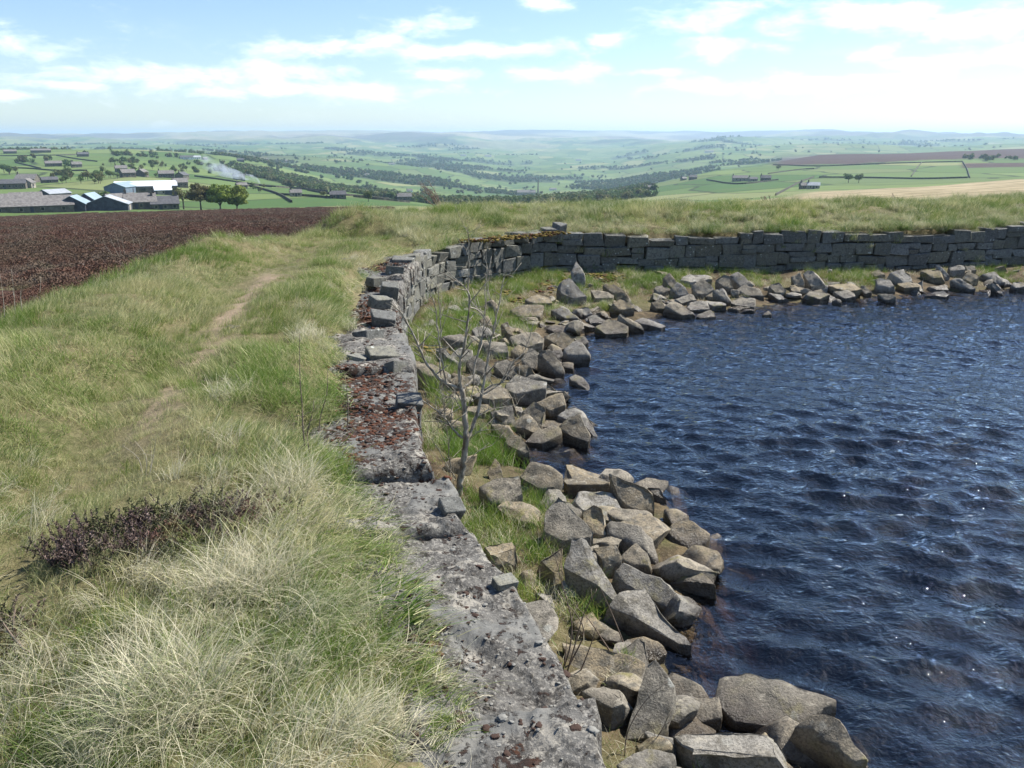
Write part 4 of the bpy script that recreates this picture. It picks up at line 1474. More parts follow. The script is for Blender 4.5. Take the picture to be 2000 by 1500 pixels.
def grassy_field(dens_fn, x0, x1, y0, y1, dens):
    n = int(dens * (x1 - x0) * (y1 - y0))
    x, y = land_points(n, x0, x1, y0, y1)
    z = samp(LANDg, x, y)
    keep = cam_ok(x, y, z) & (gr.uniform(0, 1, n) < dens_fn(x, y))
    return x[keep], y[keep], z[keep]


def coping_w(x, y):
    return samp(AWg, x, y)


# inner limit of the coping, with grass creeping over it
cop_lim = np.interp(aw, [0, A_START - 3, A_START, A_START + 1.0, A_START + 2, A_START + 3.2, A_START + 4.2, A_START + 6, A_START + 8, A_CORNER - 4.5, A_CORNER - 3.2, A_CORNER], [0.6, 0.45, 0.34, 0.33, 0.38, 0.42, 0.52, 0.48, 0.40, 0.36, 0.10, 0.06])
AWg = (cop_lim + 0.07 * fbm(X * 2.7, Y * 2.7, oct=3, seed=111)).reshape(gx.shape)
LEFTg = (1 - right).reshape(gx.shape)
SRg = ds.reshape(gx.shape)


def bank_mask(x, y):
    s_ = samp(DWg, x, y)
    m = (s_ > samp(AWg, x, y)) & (samp(NZg, x, y) > -1.05)
    m &= ~((np.abs((x - HOLE[0]) / 0.24) ** 2 + np.abs((y - HOLE[1]) / 0.13) ** 2) < 1)
    return m.astype(float)


# A. fine short sward over the whole bank
xs, ys, zs = [], [], []
for (y0, y1, dn) in [(0.9, 4.2, 330), (4.2, 8.5, 230), (8.5, 21, 120)]:
    x, y, z = grassy_field(lambda a_, c_: bank_mask(a_, c_) * (1 - 0.93 * samp(BARE, a_, c_)) * np.maximum(samp(TRAMP, a_, c_) * 0.8, 0.35 + 0.65 * sst(-0.35, 0.25, fbm(a_ * 6.5, c_ * 6.5, oct=2, seed=118))), -9.5, 12.5, y0, y1, dn)
    xs.append(x); ys.append(y); zs.append(z)
x, y, z = np.concatenate(xs), np.concatenate(ys), np.concatenate(zs)
tr = samp(TRAMP, x, y)
nn = fbm(x * 1.1, y * 1.1, oct=3, seed=121)
scl = np.interp(np.hypot(x, y), [2, 6, 14], [0.95, 1.0, 1.15]) * (1 - 0.38 * tr) * (1 + 0.38 * nn) * gr.uniform(0.7, 1.25, len(x))
fine = [tuft_obj('g', M['grass'], 46, 0.135, 0.075, 0.75, 1.15, 0.0030, 200 + i, yaw_sd=0.9) for i in range(6)]
lushv = [tuft_obj('g', M['lush'], 40, 0.12, 0.06, 0.5, 0.8, 0.0032, 220 + i, yaw_sd=1.0) for i in range(3)]
vid = gr.integers(0, 6, len(x))
lsh = (fbm(x * 0.9 + 31, y * 0.9, oct=3, seed=131) > 0.5) & (gr.uniform(0, 1, len(x)) < 0.45)
vid = np.where(lsh, 6 + gr.integers(0, 3, len(x)), vid)
yaw = wind_yaw(x, y) + gr.normal(0, 0.5, len(x))
scatter('bank_grass', np.stack([x, y, z], 1), ground_rot(x, y, yaw), scl, vid, fine + lushv,
        'short fine green and straw coloured grass covering the embankment', 'grass')

# B. longer bleached grass in drifts, thick near the camera
def long_mask(x, y):
    m = bank_mask(x, y) * (1 - samp(TRAMP, x, y))
    n_ = fbm(x * 0.8 + 9, y * 0.8, oct=3, seed=141)
    nearness = 1 - sst(2.6, 4.2, y)
    s_ = samp(DWg, x, y)
    edge = np.exp(-((s_ - samp(AWg, x, y) - 0.12) / 0.22) ** 2)
    pathgap = sst(0.5, 1.3, np.abs(s_ - 2.2)) * 0.7 + 0.3
    return np.clip(m * (sst(0.0, 0.5, n_) * 0.55 + 0.9 * nearness + 0.35 * edge) * pathgap, 0, 1)


xs, ys, zs = [], [], []
for (y0, y1, dn) in [(0.9, 4.5, 170), (4.5, 21, 34)]:
    x, y, z = grassy_field(long_mask, -9, 12.5, y0, y1, dn)
    xs.append(x); ys.append(y); zs.append(z)
x, y, z = np.concatenate(xs), np.concatenate(ys), np.concatenate(zs)
longv = [tuft_obj('g', M['straw'], 60, 0.22, 0.07, 0.8, 1.6, 0.0026, 240 + i, yaw_sd=1.1, segs=5) for i in range(6)]
scl = gr.uniform(0.55, 1.1, len(x)) * np.interp(y, [1, 4, 8, 16], [1.0, 0.9, 0.65, 0.8])
scatter('long_bleached_grass', np.stack([x, y, z], 1), ground_rot(x, y, wind_yaw(x, y) + gr.normal(0, 0.8, len(x))), scl, gr.integers(0, 6, len(x)), longv,
        'longer bleached arching moor grass in drifts along the bank', 'grass')

# C. tussocks of the bank above the far wall
def far_mask(x, y):
    s_ = samp(DWg, x, y)
    return ((s_ > 0.02) & (s_ < 5.0) & (samp(LEFTg, x, y) < 0.7)).astype(float) * sst(-0.35, 0.25, fbm(x * 1.7, y * 1.7, oct=2, seed=151))


x, y, z = grassy_field(far_mask, -3.5, 13.5, 13.0, 22, 30)
xo, yo, zo = grassy_field(lambda a_, c_: ((samp(DWg, a_, c_) > 0.0) & (samp(DWg, a_, c_) < 0.45) & (samp(LEFTg, a_, c_) < 0.35)).astype(float) * sst(-0.3, 0.3, fbm(a_ * 1.1, c_ * 1.1, oct=2, seed=155)), 0.9, 13.5, 13.5, 20, 60)
x, y, z = np.concatenate([x, xo]), np.concatenate([y, yo]), np.concatenate([z, zo + 0.03])
tus = [tuft_obj('g', M['farbank'], 110, 0.26, 0.11, 0.55, 1.35, 0.0055, 260 + i, segs=4) for i in range(5)]
scatter('tussock_grass', np.stack([x, y, z - 0.02], 1), np.stack([np.zeros_like(x), np.zeros_like(x), gr.uniform(0, 6.28, len(x))], 1), gr.uniform(0.5, 1.15, len(x)) * np.where(samp(DWg, x, y) < 0.35, 0.85, 1.0),
        gr.integers(0, 5, len(x)), tus, 'shaggy tussocks of grass on the bank above the far wall', 'grass')

# D. grass on the shore bench
spots = [(930, 1020, .5), (985, 1080, .3), (960, 880, .45), (930, 900, .35), (1040, 990, .22), (1050, 1110, .3), (1110, 1190, .22), (850, 730, .45), (840, 660, .6), (870, 640, .6), (900, 620, .6), (930, 590, .7), (1000, 560, .7), (1050, 545, .7), (1075, 610, .35), (960, 640, .5),
         (1120, 590, .35), (1250, 550, .8), (1290, 545, .5), (1480, 548, .5), (1350, 535, .5), (1650, 545, .6), (1690, 540, .4), (1950, 540, .5), (1180, 600, .3), (1010, 640, .4), (930, 700, .3), (1130, 560, .4), (890, 800, .4), (870, 860, .4)]
sp = np.array([[*hit_near(px, py)[:2], r_] for px, py, r_ in spots])
xs, ys = [], []
for cx_, cy_, r_ in sp:
    n = int(85 * r_ * r_ * 3.1)
    xs.append(gr.normal(cx_, r_ * 0.5, n)); ys.append(gr.normal(cy_, r_ * 0.5, n))
x, y = np.concatenate(xs), np.concatenate(ys)
z = samp(NZg, x, y)
k = (samp(DWg, x, y) < -0.05) & (z > WATER_Z + 0.035)
x, y, z = x[k], y[k], z[k]
GRASSXY = np.stack([x, y], 1)
shg = [tuft_obj('g', M['lush'], 48, 0.17, 0.07, 0.5, 1.0, 0.0035, 280 + i, segs=4) for i in range(4)] + [tuft_obj('g', M['straw'], 40, 0.17, 0.07, 0.7, 1.2, 0.003, 290 + i, segs=4) for i in range(2)]
scatter('shore_grass', np.stack([x, y, z], 1), np.stack([np.zeros_like(x), np.zeros_like(x), gr.uniform(0, 6.28, len(x))], 1), gr.uniform(0.5, 1.15, len(x)), gr.choice(6, len(x), p=[.2, .2, .2, .15, .13, .12]), shg,
        'green and straw grass growing between the boulders below the wall', 'grass')

n = 5200
a_ = gr.uniform(A_START - 0.5, A_END, n)
q_ = np.array([wpos(v) + wnor(v) * o_ for v, o_ in zip(a_, gr.uniform(0.05, 2.4, n) ** 1.0)])
x, y = q_[:, 0], q_[:, 1]
z = samp(NZg, x, y)
k = (samp(DWg, x, y) < -0.03) & (z > WATER_Z + 0.04) & (y > 1.6) & (fbm(x * 1.9, y * 1.9, oct=2, seed=171) > -0.25)
x, y, z = x[k], y[k], z[k]
lit = [tuft_obj('g', M['straw'], 22, 0.11, 0.08, 1.1, 0.9, 0.003, 320 + i, segs=3) for i in range(3)] + [tuft_obj('g', M['lush'], 20, 0.10, 0.06, 0.6, 0.9, 0.003, 330 + i, segs=3) for i in range(2)]
scatter('shore_litter', np.stack([x, y, z], 1), np.stack([np.zeros_like(x), np.zeros_like(x), gr.uniform(0, 6.28, len(x))], 1), gr.uniform(0.5, 1.2, len(x)), gr.integers(0, 5, len(x)), lit,
        'dead straw and thin grass littering the ground between the boulders', 'grass')

# E. single bright tufts that stand out
def big_tuft(name, px, py, h, spread, n, mat, label, width=0.004, lean=0.45, curl=0.7, lift=0.0, yaw_sd=None):
    g = hit_near(px, py)
    V, F, v = blades(n, h, spread, lean, curl, width, int(px), segs=5, yaw_sd=yaw_sd)
    me = make_mesh(name, V, F, mat)
    set_attr(me, 'v', v)
    o = link(name, me, None, (g[0], g[1], g[2] + lift))
    return tag(o, label, 'grass tuft')


big_tuft('grass_tuft', 1222, 1320, 0.10, 0.045, 150, M['lush'], 'bright green grass tuft growing on the flat slab by the near coping', lift=0.06)
big_tuft('grass_tuft', 1205, 1350, 0.09, 0.06, 150, M['straw'], 'pale dead grass below the bright green tuft by the coping', lean=0.8, curl=1.3, lift=0.03)
big_tuft('grass_tuft', 1040, 985, 0.16, 0.10, 140, M['lush'], 'green tuft between the pale crumbly rock and the big slab', 0.004)
big_tuft('grass_tuft', 960, 905, 0.26, 0.16, 420, M['lush'], 'bright green domed tuft right of the sapling trunk', 0.0045)
big_tuft('grass_tuft', 845, 770, 0.30, 0.06, 90, M['lush'], 'spiky green rush tuft against the wall left of the sapling', 0.006, 0.4, 0.6)
big_tuft('grass_tussock', 330, 1380, 0.30, 0.15, 1300, M['straw'], 'big straw tussock at the bottom of the bank', 0.0028, 0.9, 1.5)
big_tuft('grass_tussock', 560, 960, 0.24, 0.13, 900, M['straw'], 'pale tussock right of the low heather bush', 0.0028, 0.9, 1.5)
big_tuft('grass_tussock', 480, 1150, 0.27, 0.14, 1000, M['straw'], 'bleached tussock just below the low heather bush', 0.0028, 0.9, 1.5)
big_tuft('grass_tussock', 700, 1120, 0.20, 0.14, 800, M['lush'], 'bright green tussock against the near coping', 0.0030, 0.7, 1.1)
big_tuft('grass_tussock', 640, 940, 0.20, 0.12, 600, M['lush'], 'green tussock at the inner coping edge above the pale slab', 0.0030, 0.7, 1.1)
big_tuft('grass_tussock', 450, 770, 0.17, 0.12, 380, M['straw'], 'grey brown tussock beside the middle of the path', 0.003, 0.8, 1.3)
big_tuft('grass_tussock', 600, 660, 0.16, 0.14, 420, M['straw'], 'straw tussock on the bank next to the ruined wall top', 0.004, 0.8, 1.3)
big_tuft('grass_tussock', 1545, 447, 0.34, 0.18, 520, M['lush'], 'dark rounded grass tussock overhanging the far wall', 0.006, 0.7, 1.3)
big_tuft('grass_tussock', 670, 640, 0.16, 0.12, 420, M['straw'], 'pale tussock leaning against the inner coping edge', 0.004, 0.8, 1.3)

# F. heather over the moor
def heather_mat():
    m, b, o = new_mat('heather_sprigs')
    pos = b.n('ShaderNodeNewGeometry').outputs['Position']
    v = b.n('ShaderNodeAttribute', attribute_name='v').outputs['Fac']
    n = b.noise(pos, 0.22, 4.0, 0.65)
    c = b.mix(v, (0.058, 0.034, 0.025), (0.185, 0.10, 0.072))
    c = b.mix(b.math('MULTIPLY', b.sstep(n, 0.47, 0.62), 0.75), c, (0.15, 0.115, 0.085))
    c = b.mix(b.math('MULTIPLY', b.sstep(b.noise(pos, 1.7, 3.0), 0.60, 0.68), 0.5), c, (0.27, 0.235, 0.20))
    c = b.mix(b.math('MULTIPLY', b.sstep(b.noise(pos, 0.9, 3.0), 0.60, 0.7), 0.5), c, (0.065, 0.075, 0.025))
    c = b.mix(b.math('MULTIPLY', b.sstep(b.noise(pos, 0.07, 4.0, 0.6), 0.45, 0.62), 0.5), c, (0.115, 0.10, 0.07))
    p = princ(b, c, 0.9, 0.1)
    b.l(p.outputs[0], o.inputs[0])
    return m


M['heather'] = heather_mat()


def heather_clump(seed):
    r = np.random.default_rng(seed)
    n = 430
    rad = np.sqrt(r.uniform(0, 1, n)) * 0.36
    an = r.uniform(0, 6.283, n)
    zz_ = 0.26 * np.sqrt(np.maximum(0.02, 1 - (rad / 0.37) ** 2)) * r.uniform(0.45, 1.1, n)
    pos = np.stack([rad * np.cos(an), rad * np.sin(an), zz_], 1)
    d = r.normal(0, 1, (n, 3)) * [0.8, 0.8, 0.5] + [0, 0, 0.7]
    d /= np.linalg.norm(d, axis=1)[:, None]
    sdv = np.cross(d, r.normal(0, 1, (n, 3)))
    sdv /= np.linalg.norm(sdv, axis=1)[:, None]
    ln = r.uniform(.035, .08, n)[:, None]
    V = np.stack([pos - d * ln * .5 - sdv * .010, pos - d * ln * .5 + sdv * .010, pos + d * ln * .5], 1).reshape(-1, 3)
    me = make_mesh('h', V, np.arange(n * 3).reshape(n, 3), M['heather'])
    set_attr(me, 'v', np.repeat(r.uniform(0, 1, n), 3))
    return bpy.data.objects.new('h', me)


hv = [heather_clump(300 + i) for i in range(6)]
xs, ys, ss = [], [], []
for (r0, r1, dn, sc_) in [(9, 26, 10.0, 0.9), (26, 70, 3.2, 1.4), (70, 150, 0.9, 2.2), (150, 293, 0.35, 3.2)]:
    a0, a1 = R(-40), R(-7)
    n = int(dn * 0.5 * (a1 - a0) * (r1 * r1 - r0 * r0))
    rr_ = np.sqrt(gr.uniform(r0 * r0, r1 * r1, n))
    aa_ = gr.uniform(a0, a1, n)
    xs.append(rr_ * np.sin(aa_)); ys.append(rr_ * np.cos(aa_)); ss.append(gr.uniform(0.55, 1.2, n) * sc_)
x, y, sc_ = np.concatenate(xs), np.concatenate(ys), np.concatenate(ss)
nearm = (np.abs(x) < 17.9) & (y < 37.9) & (y > -4)
z = np.where(nearm, samp(NZg, x, y), tz(x, y))
keep = np.where(nearm, (samp(DWg, x, y) > 4.6) & (z < -0.75), True)
px_ = 1000 + x / y * FPX * 1.043
keep &= (px_ < 760) & (fbm(x * 0.35, y * 0.35, oct=3, seed=161) + gr.uniform(-.6, .6, len(x)) > -0.55)
x, y, z, sc_ = x[keep], y[keep], z[keep], sc_[keep]
scatter('moor_heather', np.stack([x, y, z], 1), np.stack([np.zeros_like(x), np.zeros_like(x), gr.uniform(0, 6.28, len(x))], 1), np.stack([sc_, sc_, np.minimum(sc_, 1.7) * gr.uniform(.6, 1.15, len(x))], 1), gr.integers(0, 6, len(x)), hv,
        'dark red brown heather moor spreading below the embankment', 'heather')


# G. heather bushes on the bank
def twig_tube(paths, sides=5):
    """paths: list of (points, radii)"""
    V, F = [], []
    for pts, rad in paths:
        pts = [Vector(p) for p in pts]
        base = len(V)
        up = Vector((0.13, 0.29, 1)).normalized()
        for i, p in enumerate(pts):
            d = (pts[min(i + 1, len(pts) - 1)] - pts[max(i - 1, 0)])
            d = d.normalized() if d.length > 1e-9 else Vector((0, 0, 1))
            s1 = d.cross(up if abs(d.dot(up)) < 0.95 else Vector((1, 0, 0))).normalized()
            s2 = d.cross(s1)
            for k_ in range(sides):
                an = 6.28318 * k_ / sides
                V.append(p + (s1 * math.cos(an) + s2 * math.sin(an)) * rad[i])
        for i in range(len(pts) - 1):
            for k_ in range(sides):
                k2 = (k_ + 1) % sides
                F.append((base + i * sides + k_, base + i * sides + k2, base + (i + 1) * sides + k2, base + (i + 1) * sides + k_))
        F.append(tuple(base + (len(pts) - 1) * sides + k_ for k_ in range(sides)))
    return V, F


M['twig_dark'] = simple_mat('dark_heather_stem', (0.07, 0.045, 0.035), 0.9)
M['twig_pale'] = simple_mat('bleached_dead_stem', (0.36, 0.32, 0.25), 0.8, 0.3, 30)
M['twig_grey'] = simple_mat('grey_brown_twig', (0.17, 0.13, 0.10), 0.85, 0.3, 30)


def bush_leaf_mat():
    m, b, o = new_mat('heather_foliage')
    v = b.n('ShaderNodeAttribute', attribute_name='v').outputs['Fac']
    pos = b.n('ShaderNodeNewGeometry').outputs['Position']
    n = b.noise(pos, 6.0, 3.0)
    c = b.mix(v, (0.085, 0.058, 0.05), (0.22, 0.165, 0.145))
    c = b.mix(b.math('MULTIPLY', b.sstep(n, 0.47, 0.58), 0.85), c, (0.085, 0.105, 0.035))
    c = b.mix(b.math('MULTIPLY', b.sstep(b.noise(pos, 4.0, 2.0), 0.55, 0.66), 0.6), c, (0.13, 0.05, 0.038))
    p = princ(b, c, 0.85, 0.15)
    b.l(p.outputs[0], o.inputs[0])
    return m


M['bush'] = bush_leaf_mat()


def heather_bush(centers, label, seed, n=420, hgt=0.2, spx=.12):
    r = random.Random(seed)
    pts = [hit_near(*c) for c in centers]
    g0 = np.mean(pts, axis=0)
    root = empty('heather_bush', tuple(g0))
    tag(root, label, 'heather')
    paths, LV, LF, lv = [], [], [], []
    for i in range(n):
        c = Vector(r.choice(pts)) - Vector(g0)
        p = c + Vector((r.gauss(0, spx), r.gauss(0, spx * .6), -0.02))
        d = Vector((r.gauss(0, .75), r.gauss(0, .75), 1)).normalized()
        L_ = hgt * r.uniform(0.5, 1.15)
        pl = [p]
        for s_ in range(4):
            d = (d + Vector((r.gauss(0, .22), r.gauss(0, .22), .05))).normalized()
            p = p + d * L_ / 4
            pl.append(p)
        paths.append((pl, [0.0022, 0.0018, 0.0014, 0.001, 0.0006]))
        vv = r.random()
        for s_ in range(1, 5):
            for q in range(13):
                f = r.random()
                o_ = pl[s_ - 1].lerp(pl[s_], f)
                dd = Vector((r.gauss(0, 1), r.gauss(0, 1), r.gauss(.8, .7))).normalized() * r.uniform(.007, .016)
                sdv = dd.cross(Vector((r.gauss(0, 1), r.gauss(0, 1), r.gauss(0, 1)))).normalized() * 0.0028
                b0 = len(LV)
                LV += [o_ - sdv, o_ + sdv, o_ + dd]
                LF.append((b0, b0 + 1, b0 + 2))
                lv += [vv] * 3
    V, F = twig_tube(paths, 3)
    tag(link('stems', make_mesh('stems', V, F, M['twig_dark']), root), kind='stuff')
    me = make_mesh('foliage', LV, LF, M['bush'])
    set_attr(me, 'v', lv)
    tag(link('foliage', me, root), kind='stuff')


heather_bush([(170, 1080), (220, 1050), (250, 1075), (310, 1030), (360, 1030), (400, 1020), (440, 1015), (480, 1010), (330, 1070), (420, 1050)],
             'low purple brown heather bush across the bank near the camera', 41, 1300, 0.12, .085)
heather_bush([(-40, 1250), (-10, 1235), (-40, 1290)], 'ragged heather clump cut by the left edge of the picture', 43, 260, 0.12, .05)


# H. bare stems
def stems(name, label, cat, list_px, mat, thick, seed, side_twigs=0, tw=0.35):
    """list_px: polylines in photo pixels standing at the depth of their first point"""
    r = random.Random(seed)
    g = hit_near(*list_px[0][0])
    root = empty(name, tuple(g))
    tag(root, label, cat)
    for pl in list_px:
        paths = []
        q0 = hit_near(*pl[0])
        if np.linalg.norm(q0 - g) > 1.2:
            q0 = g
        depth = q0[1]
        pts, dy = [], 0.0
        for px, py in pl:
            d = pix_dir(px, py)
            dy += r.gauss(0, 0.012)
            t = (depth + dy) / d[1]
            pts.append(Vector((d[0] * t, d[1] * t, EYE + d[2] * t)) - Vector(g))
        pts = [Vector(p) for p in catmull([list(p) for p in pts], 0.03 * max(1, depth / 4))] if len(pts) > 2 else pts
        n = len(pts)
        rad = [thick * (1 - 0.75 * i / max(1, n - 1)) for i in range(n)]
        paths.append((pts, rad))
        for k_ in range(side_twigs):
            i = r.randrange(n // 3, n)
            p = pts[i]
            d = Vector((r.gauss(0, 1), r.gauss(0, .5), r.gauss(.6, .5))).normalized()
            L_ = tw * r.uniform(.3, 1) * 0.3
            paths.append(([p, p + d * L_ * .5 + Vector((0, 0, .01)), p + d * L_], [rad[i] * .55, rad[i] * .4, rad[i] * .2]))
        V, F = twig_tube(paths, 5)
        link('stem', make_mesh('stem', V, F, mat), root)
    return root


stems('dry_weed', 'bleached dead stems standing at the left edge of the bank crest', 'dry weed',
      [[(238, 512), (222, 480), (212, 455), (207, 438)], [(240, 512), (230, 470), (222, 445)], [(246, 510), (240, 478), (236, 450)], [(250, 505), (262, 478), (254, 455), (240, 438)], [(262, 500), (276, 482), (262, 458)], [(270, 495), (282, 478), (290, 462)],
       [(272, 496), (296, 482), (310, 476), (309, 468)], [(232, 512), (205, 478), (196, 452)]], M['twig_pale'], 0.007, 3, 2)
stems('dry_weed', 'thin dead grass stalks rising at the far left edge of the bank', 'dry weed', [[(10, 630), (6, 580), (0, 535)], [(30, 620), (27, 570), (22, 525)], [(45, 615), (40, 580), (42, 560)], [(75, 605), (78, 570), (80, 540)]], M['twig_pale'], 0.0035, 4, 1)
stems('leggy_shrub', 'dark leggy stems growing beside the hollow in the coping', 'bare shrub',
      [[(598, 890), (592, 840), (590, 790), (586, 740), (585, 650)], [(622, 885), (625, 820), (638, 770), (640, 720)], [(608, 895), (600, 850), (612, 800), (612, 780)], [(676, 860), (680, 800), (675, 740)], [(560, 842), (600, 845), (640, 846)], [(578, 870), (572, 840), (575, 820)]], M['twig_grey'], 0.0045, 5, 2)
stems('leggy_shrub', 'tall bent bare stems rising beside the near coping over the boulders', 'bare shrub',
      [[(1108, 1312), (1120, 1270), (1140, 1200), (1162, 1160), (1165, 1150)], [(1098, 1310), (1112, 1270), (1116, 1210), (1095, 1130), (1085, 1090), (1062, 1050)], [(1130, 1320), (1150, 1270), (1165, 1225)], [(1112, 1300), (1140, 1230), (1100, 1170), (1088, 1160)], [(1190, 1270), (1150, 1210), (1120, 1180)],
       [(1102, 1306), (1108, 1240)], [(1225, 1275), (1200, 1210), (1174, 1150)]], M['twig_grey'], 0.0045, 6, 1)
stems('leggy_shrub', 'thin curved bare stem in front of the upright yellow slab', 'bare shrub', [[(1220, 1480), (1226, 1430), (1260, 1370), (1305, 1330)], [(1260, 1470), (1290, 1430), (1310, 1390)]], M['twig_grey'], 0.003, 8, 2)
stems('leggy_shrub', 'pale dry stalks on the path side of the bank above the heather bush', 'dry weed', [[(285, 930), (285, 890), (262, 860)], [(290, 935), (300, 890), (305, 850)], [(280, 932), (270, 895), (240, 870)], [(294, 930), (296, 880)]], M['twig_pale'], 0.002, 9, 1)
stems('bare_twig', 'gnarled bare heather branch lying at the lower left edge', 'twig', [[(70, 1282), (40, 1262), (15, 1230), (-5, 1200)], [(40, 1262), (25, 1225), (30, 1190)], [(15, 1230), (-5, 1235), (-20, 1220)]], M['twig_grey'], 0.006, 10, 3)
for k_, (pl, lab) in enumerate([([(440, 640), (452, 635), (470, 640)], 'short pale stick lying on the lower bare path'), ([(446, 655), (452, 640), (470, 636)], 'bent pale straw on the path below the bare patch'), ([(382, 705), (382, 730)], 'upright pale straw at the path edge'),
                                ([(278, 808), (305, 806)], 'pale stick lying across the trampled path'), ([(466, 573), (467, 566)], 'pale chip of stick on the bare path')]):
    stems('dead_stick', lab, 'stick', [pl], M['twig_pale'], 0.005, 20 + k_)


# I. the sapling on the shore
def bark_mat():
    m, b, o = new_mat('pale_grey_bark')
    v = b.n('ShaderNodeTexCoord').outputs['Object']
    n = b.noise(b.vscale(v, (1, 1, 0.4)), 40.0, 5.0, 0.6)
    c = b.mix(b.sstep(n, 0.4, 0.62), (0.36, 0.325, 0.26), (0.15, 0.125, 0.09))
    p = princ(b, c, 0.75, 0.3, bump(b, n, 0.4, 0.004))
    b.l(p.outputs[0], o.inputs[0])
    return m


M['bark'] = bark_mat()
sap_g = hit_near(898, 968)
sap = empty('sapling_tree', tuple(sap_g))
tag(sap, 'bare branching pale sapling standing on the shore beside the wall', 'tree')
sr = random.Random(12)


def px_path(pl, d0, d1, r0, r1):
    pts = []
    for i, (px, py) in enumerate(pl):
        f = i / (len(pl) - 1)
        d = pix_dir(px, py)
        t = (sap_g[1] + d0 + (d1 - d0) * f) / d[1]
        pts.append(np.array([d[0] * t, d[1] * t, EYE + d[2] * t]) - sap_g)
    pts = catmull(pts, 0.035)
    pts[1:-1] += np.array([[sr.gauss(0, .0022) for _ in range(3)] for _ in range(len(pts) - 2)])
    n = len(pts)
    return pts, [r0 + (r1 - r0) * (i / (n - 1)) ** 0.8 for i in range(n)]


trunk = [px_path([(896, 978), (899, 940), (906, 890), (910, 855), (907, 800), (902, 757)], 0, 0, 0.025, 0.017)]
V, F = twig_tube(trunk, 9)
link('trunk', make_mesh('trunk', V, F, M['bark']), sap)
limbs = [([(911, 858), (928, 822), (940, 770), (950, 720), (962, 650), (975, 590), (985, 540)], 0, 0.25, 0.016, 0.003),
         ([(902, 760), (897, 735), (899, 710), (908, 670), (914, 630), (918, 590), (912, 567), (885, 545), (857, 532)], 0, -0.1, 0.013, 0.003),
         ([(916, 600), (915, 560), (915, 520), (916, 480), (912, 445)], -0.05, -0.1, 0.006, 0.0018),
         ([(900, 758), (870, 748), (850, 732), (828, 700), (808, 655), (786, 615), (762, 590)], 0, -0.25, 0.012, 0.003),
         ([(872, 750), (862, 700), (856, 650), (850, 600), (838, 565), (828, 545)], -0.05, -0.2, 0.007, 0.002),
         ([(862, 735), (858, 690), (862, 650), (858, 600), (856, 555)], -0.05, 0.1, 0.006, 0.0018),
         ([(904, 757), (922, 742), (930, 705), (944, 650), (948, 600), (948, 560), (960, 500)], 0, 0.3, 0.009, 0.002),
         ([(942, 765), (962, 752), (985, 746), (1005, 745), (1018, 736)], 0.1, 0.2, 0.006, 0.002),
         ([(944, 770), (972, 752), (988, 738), (1004, 705), (1022, 690), (1030, 670), (1046, 622)], 0.1, 0.3, 0.007, 0.002),
         ([(975, 752), (985, 735), (1000, 705), (1020, 702), (1042, 702)], 0.15, 0.1, 0.004, 0.0015),
         ([(903, 855), (885, 838), (868, 815), (845, 796), (825, 782)], 0, -0.2, 0.009, 0.003),
         ([(868, 816), (866, 780), (858, 752)], -0.1, -0.15, 0.004, 0.0015), ([(905, 792), (890, 765), (872, 742)], 0, 0.1, 0.005, 0.002),
         ([(910, 800), (918, 785), (925, 745), (924, 715)], 0, -0.1, 0.004, 0.0015), ([(940, 770), (930, 755), (935, 738)], 0.05, 0, 0.004, 0.0015),
         ([(930, 815), (955, 800), (990, 795), (1010, 790), (1020, 760)], 0.05, 0.2, 0.004, 0.0014), ([(918, 600), (940, 612), (965, 655)], -0.05, 0.1, 0.005, 0.002),
         ([(964, 655), (968, 630), (965, 600), (950, 560), (952, 520)], 0.15, 0.2, 0.004, 0.0014), ([(905, 880), (930, 845), (975, 838), (1000, 820)], 0, 0.1, 0.0035, 0.0012),
         ([(897, 840), (870, 830), (845, 845)], 0, -0.05, 0.003, 0.0012), ([(900, 800), (885, 774), (862, 780), (852, 772)], 0, -0.1, 0.004, 0.0012),
         ([(880, 958), (878, 900), (874, 850), (868, 790), (862, 740)], 0.02, 0.05, 0.004, 0.0015), ([(890, 970), (884, 930), (876, 880), (884, 845)], 0.03, 0.02, 0.003, 0.0015),
         ([(908, 905), (935, 880), (960, 870), (985, 845)], 0, 0.15, 0.0035, 0.0012), ([(890, 935), (862, 890), (845, 860), (830, 850)], 0, -0.1, 0.003, 0.0012)]
for pl, d0, d1, r0, r1 in limbs:
    P_, Rr = px_path(pl, d0, d1, r0, r1)
    paths = [(P_, Rr)]
    for k_ in range(13):
        i = sr.randrange(len(P_) // 4, len(P_))
        d = Vector((sr.gauss(0, 1), sr.gauss(0, .6), sr.gauss(.7, .5))).normalized()
        L_ = sr.uniform(.04, .2)
        p = Vector(P_[i])
        paths.append(([p, p + d * L_ * .5 + Vector((0, 0, .008)), p + d * L_ + Vector((0, 0, .02))], [Rr[i] * .6, Rr[i] * .45, Rr[i] * .3]))
    V, F = twig_tube(paths, 6)
    link('branch', make_mesh('branch', V, F, M['bark']), sap)


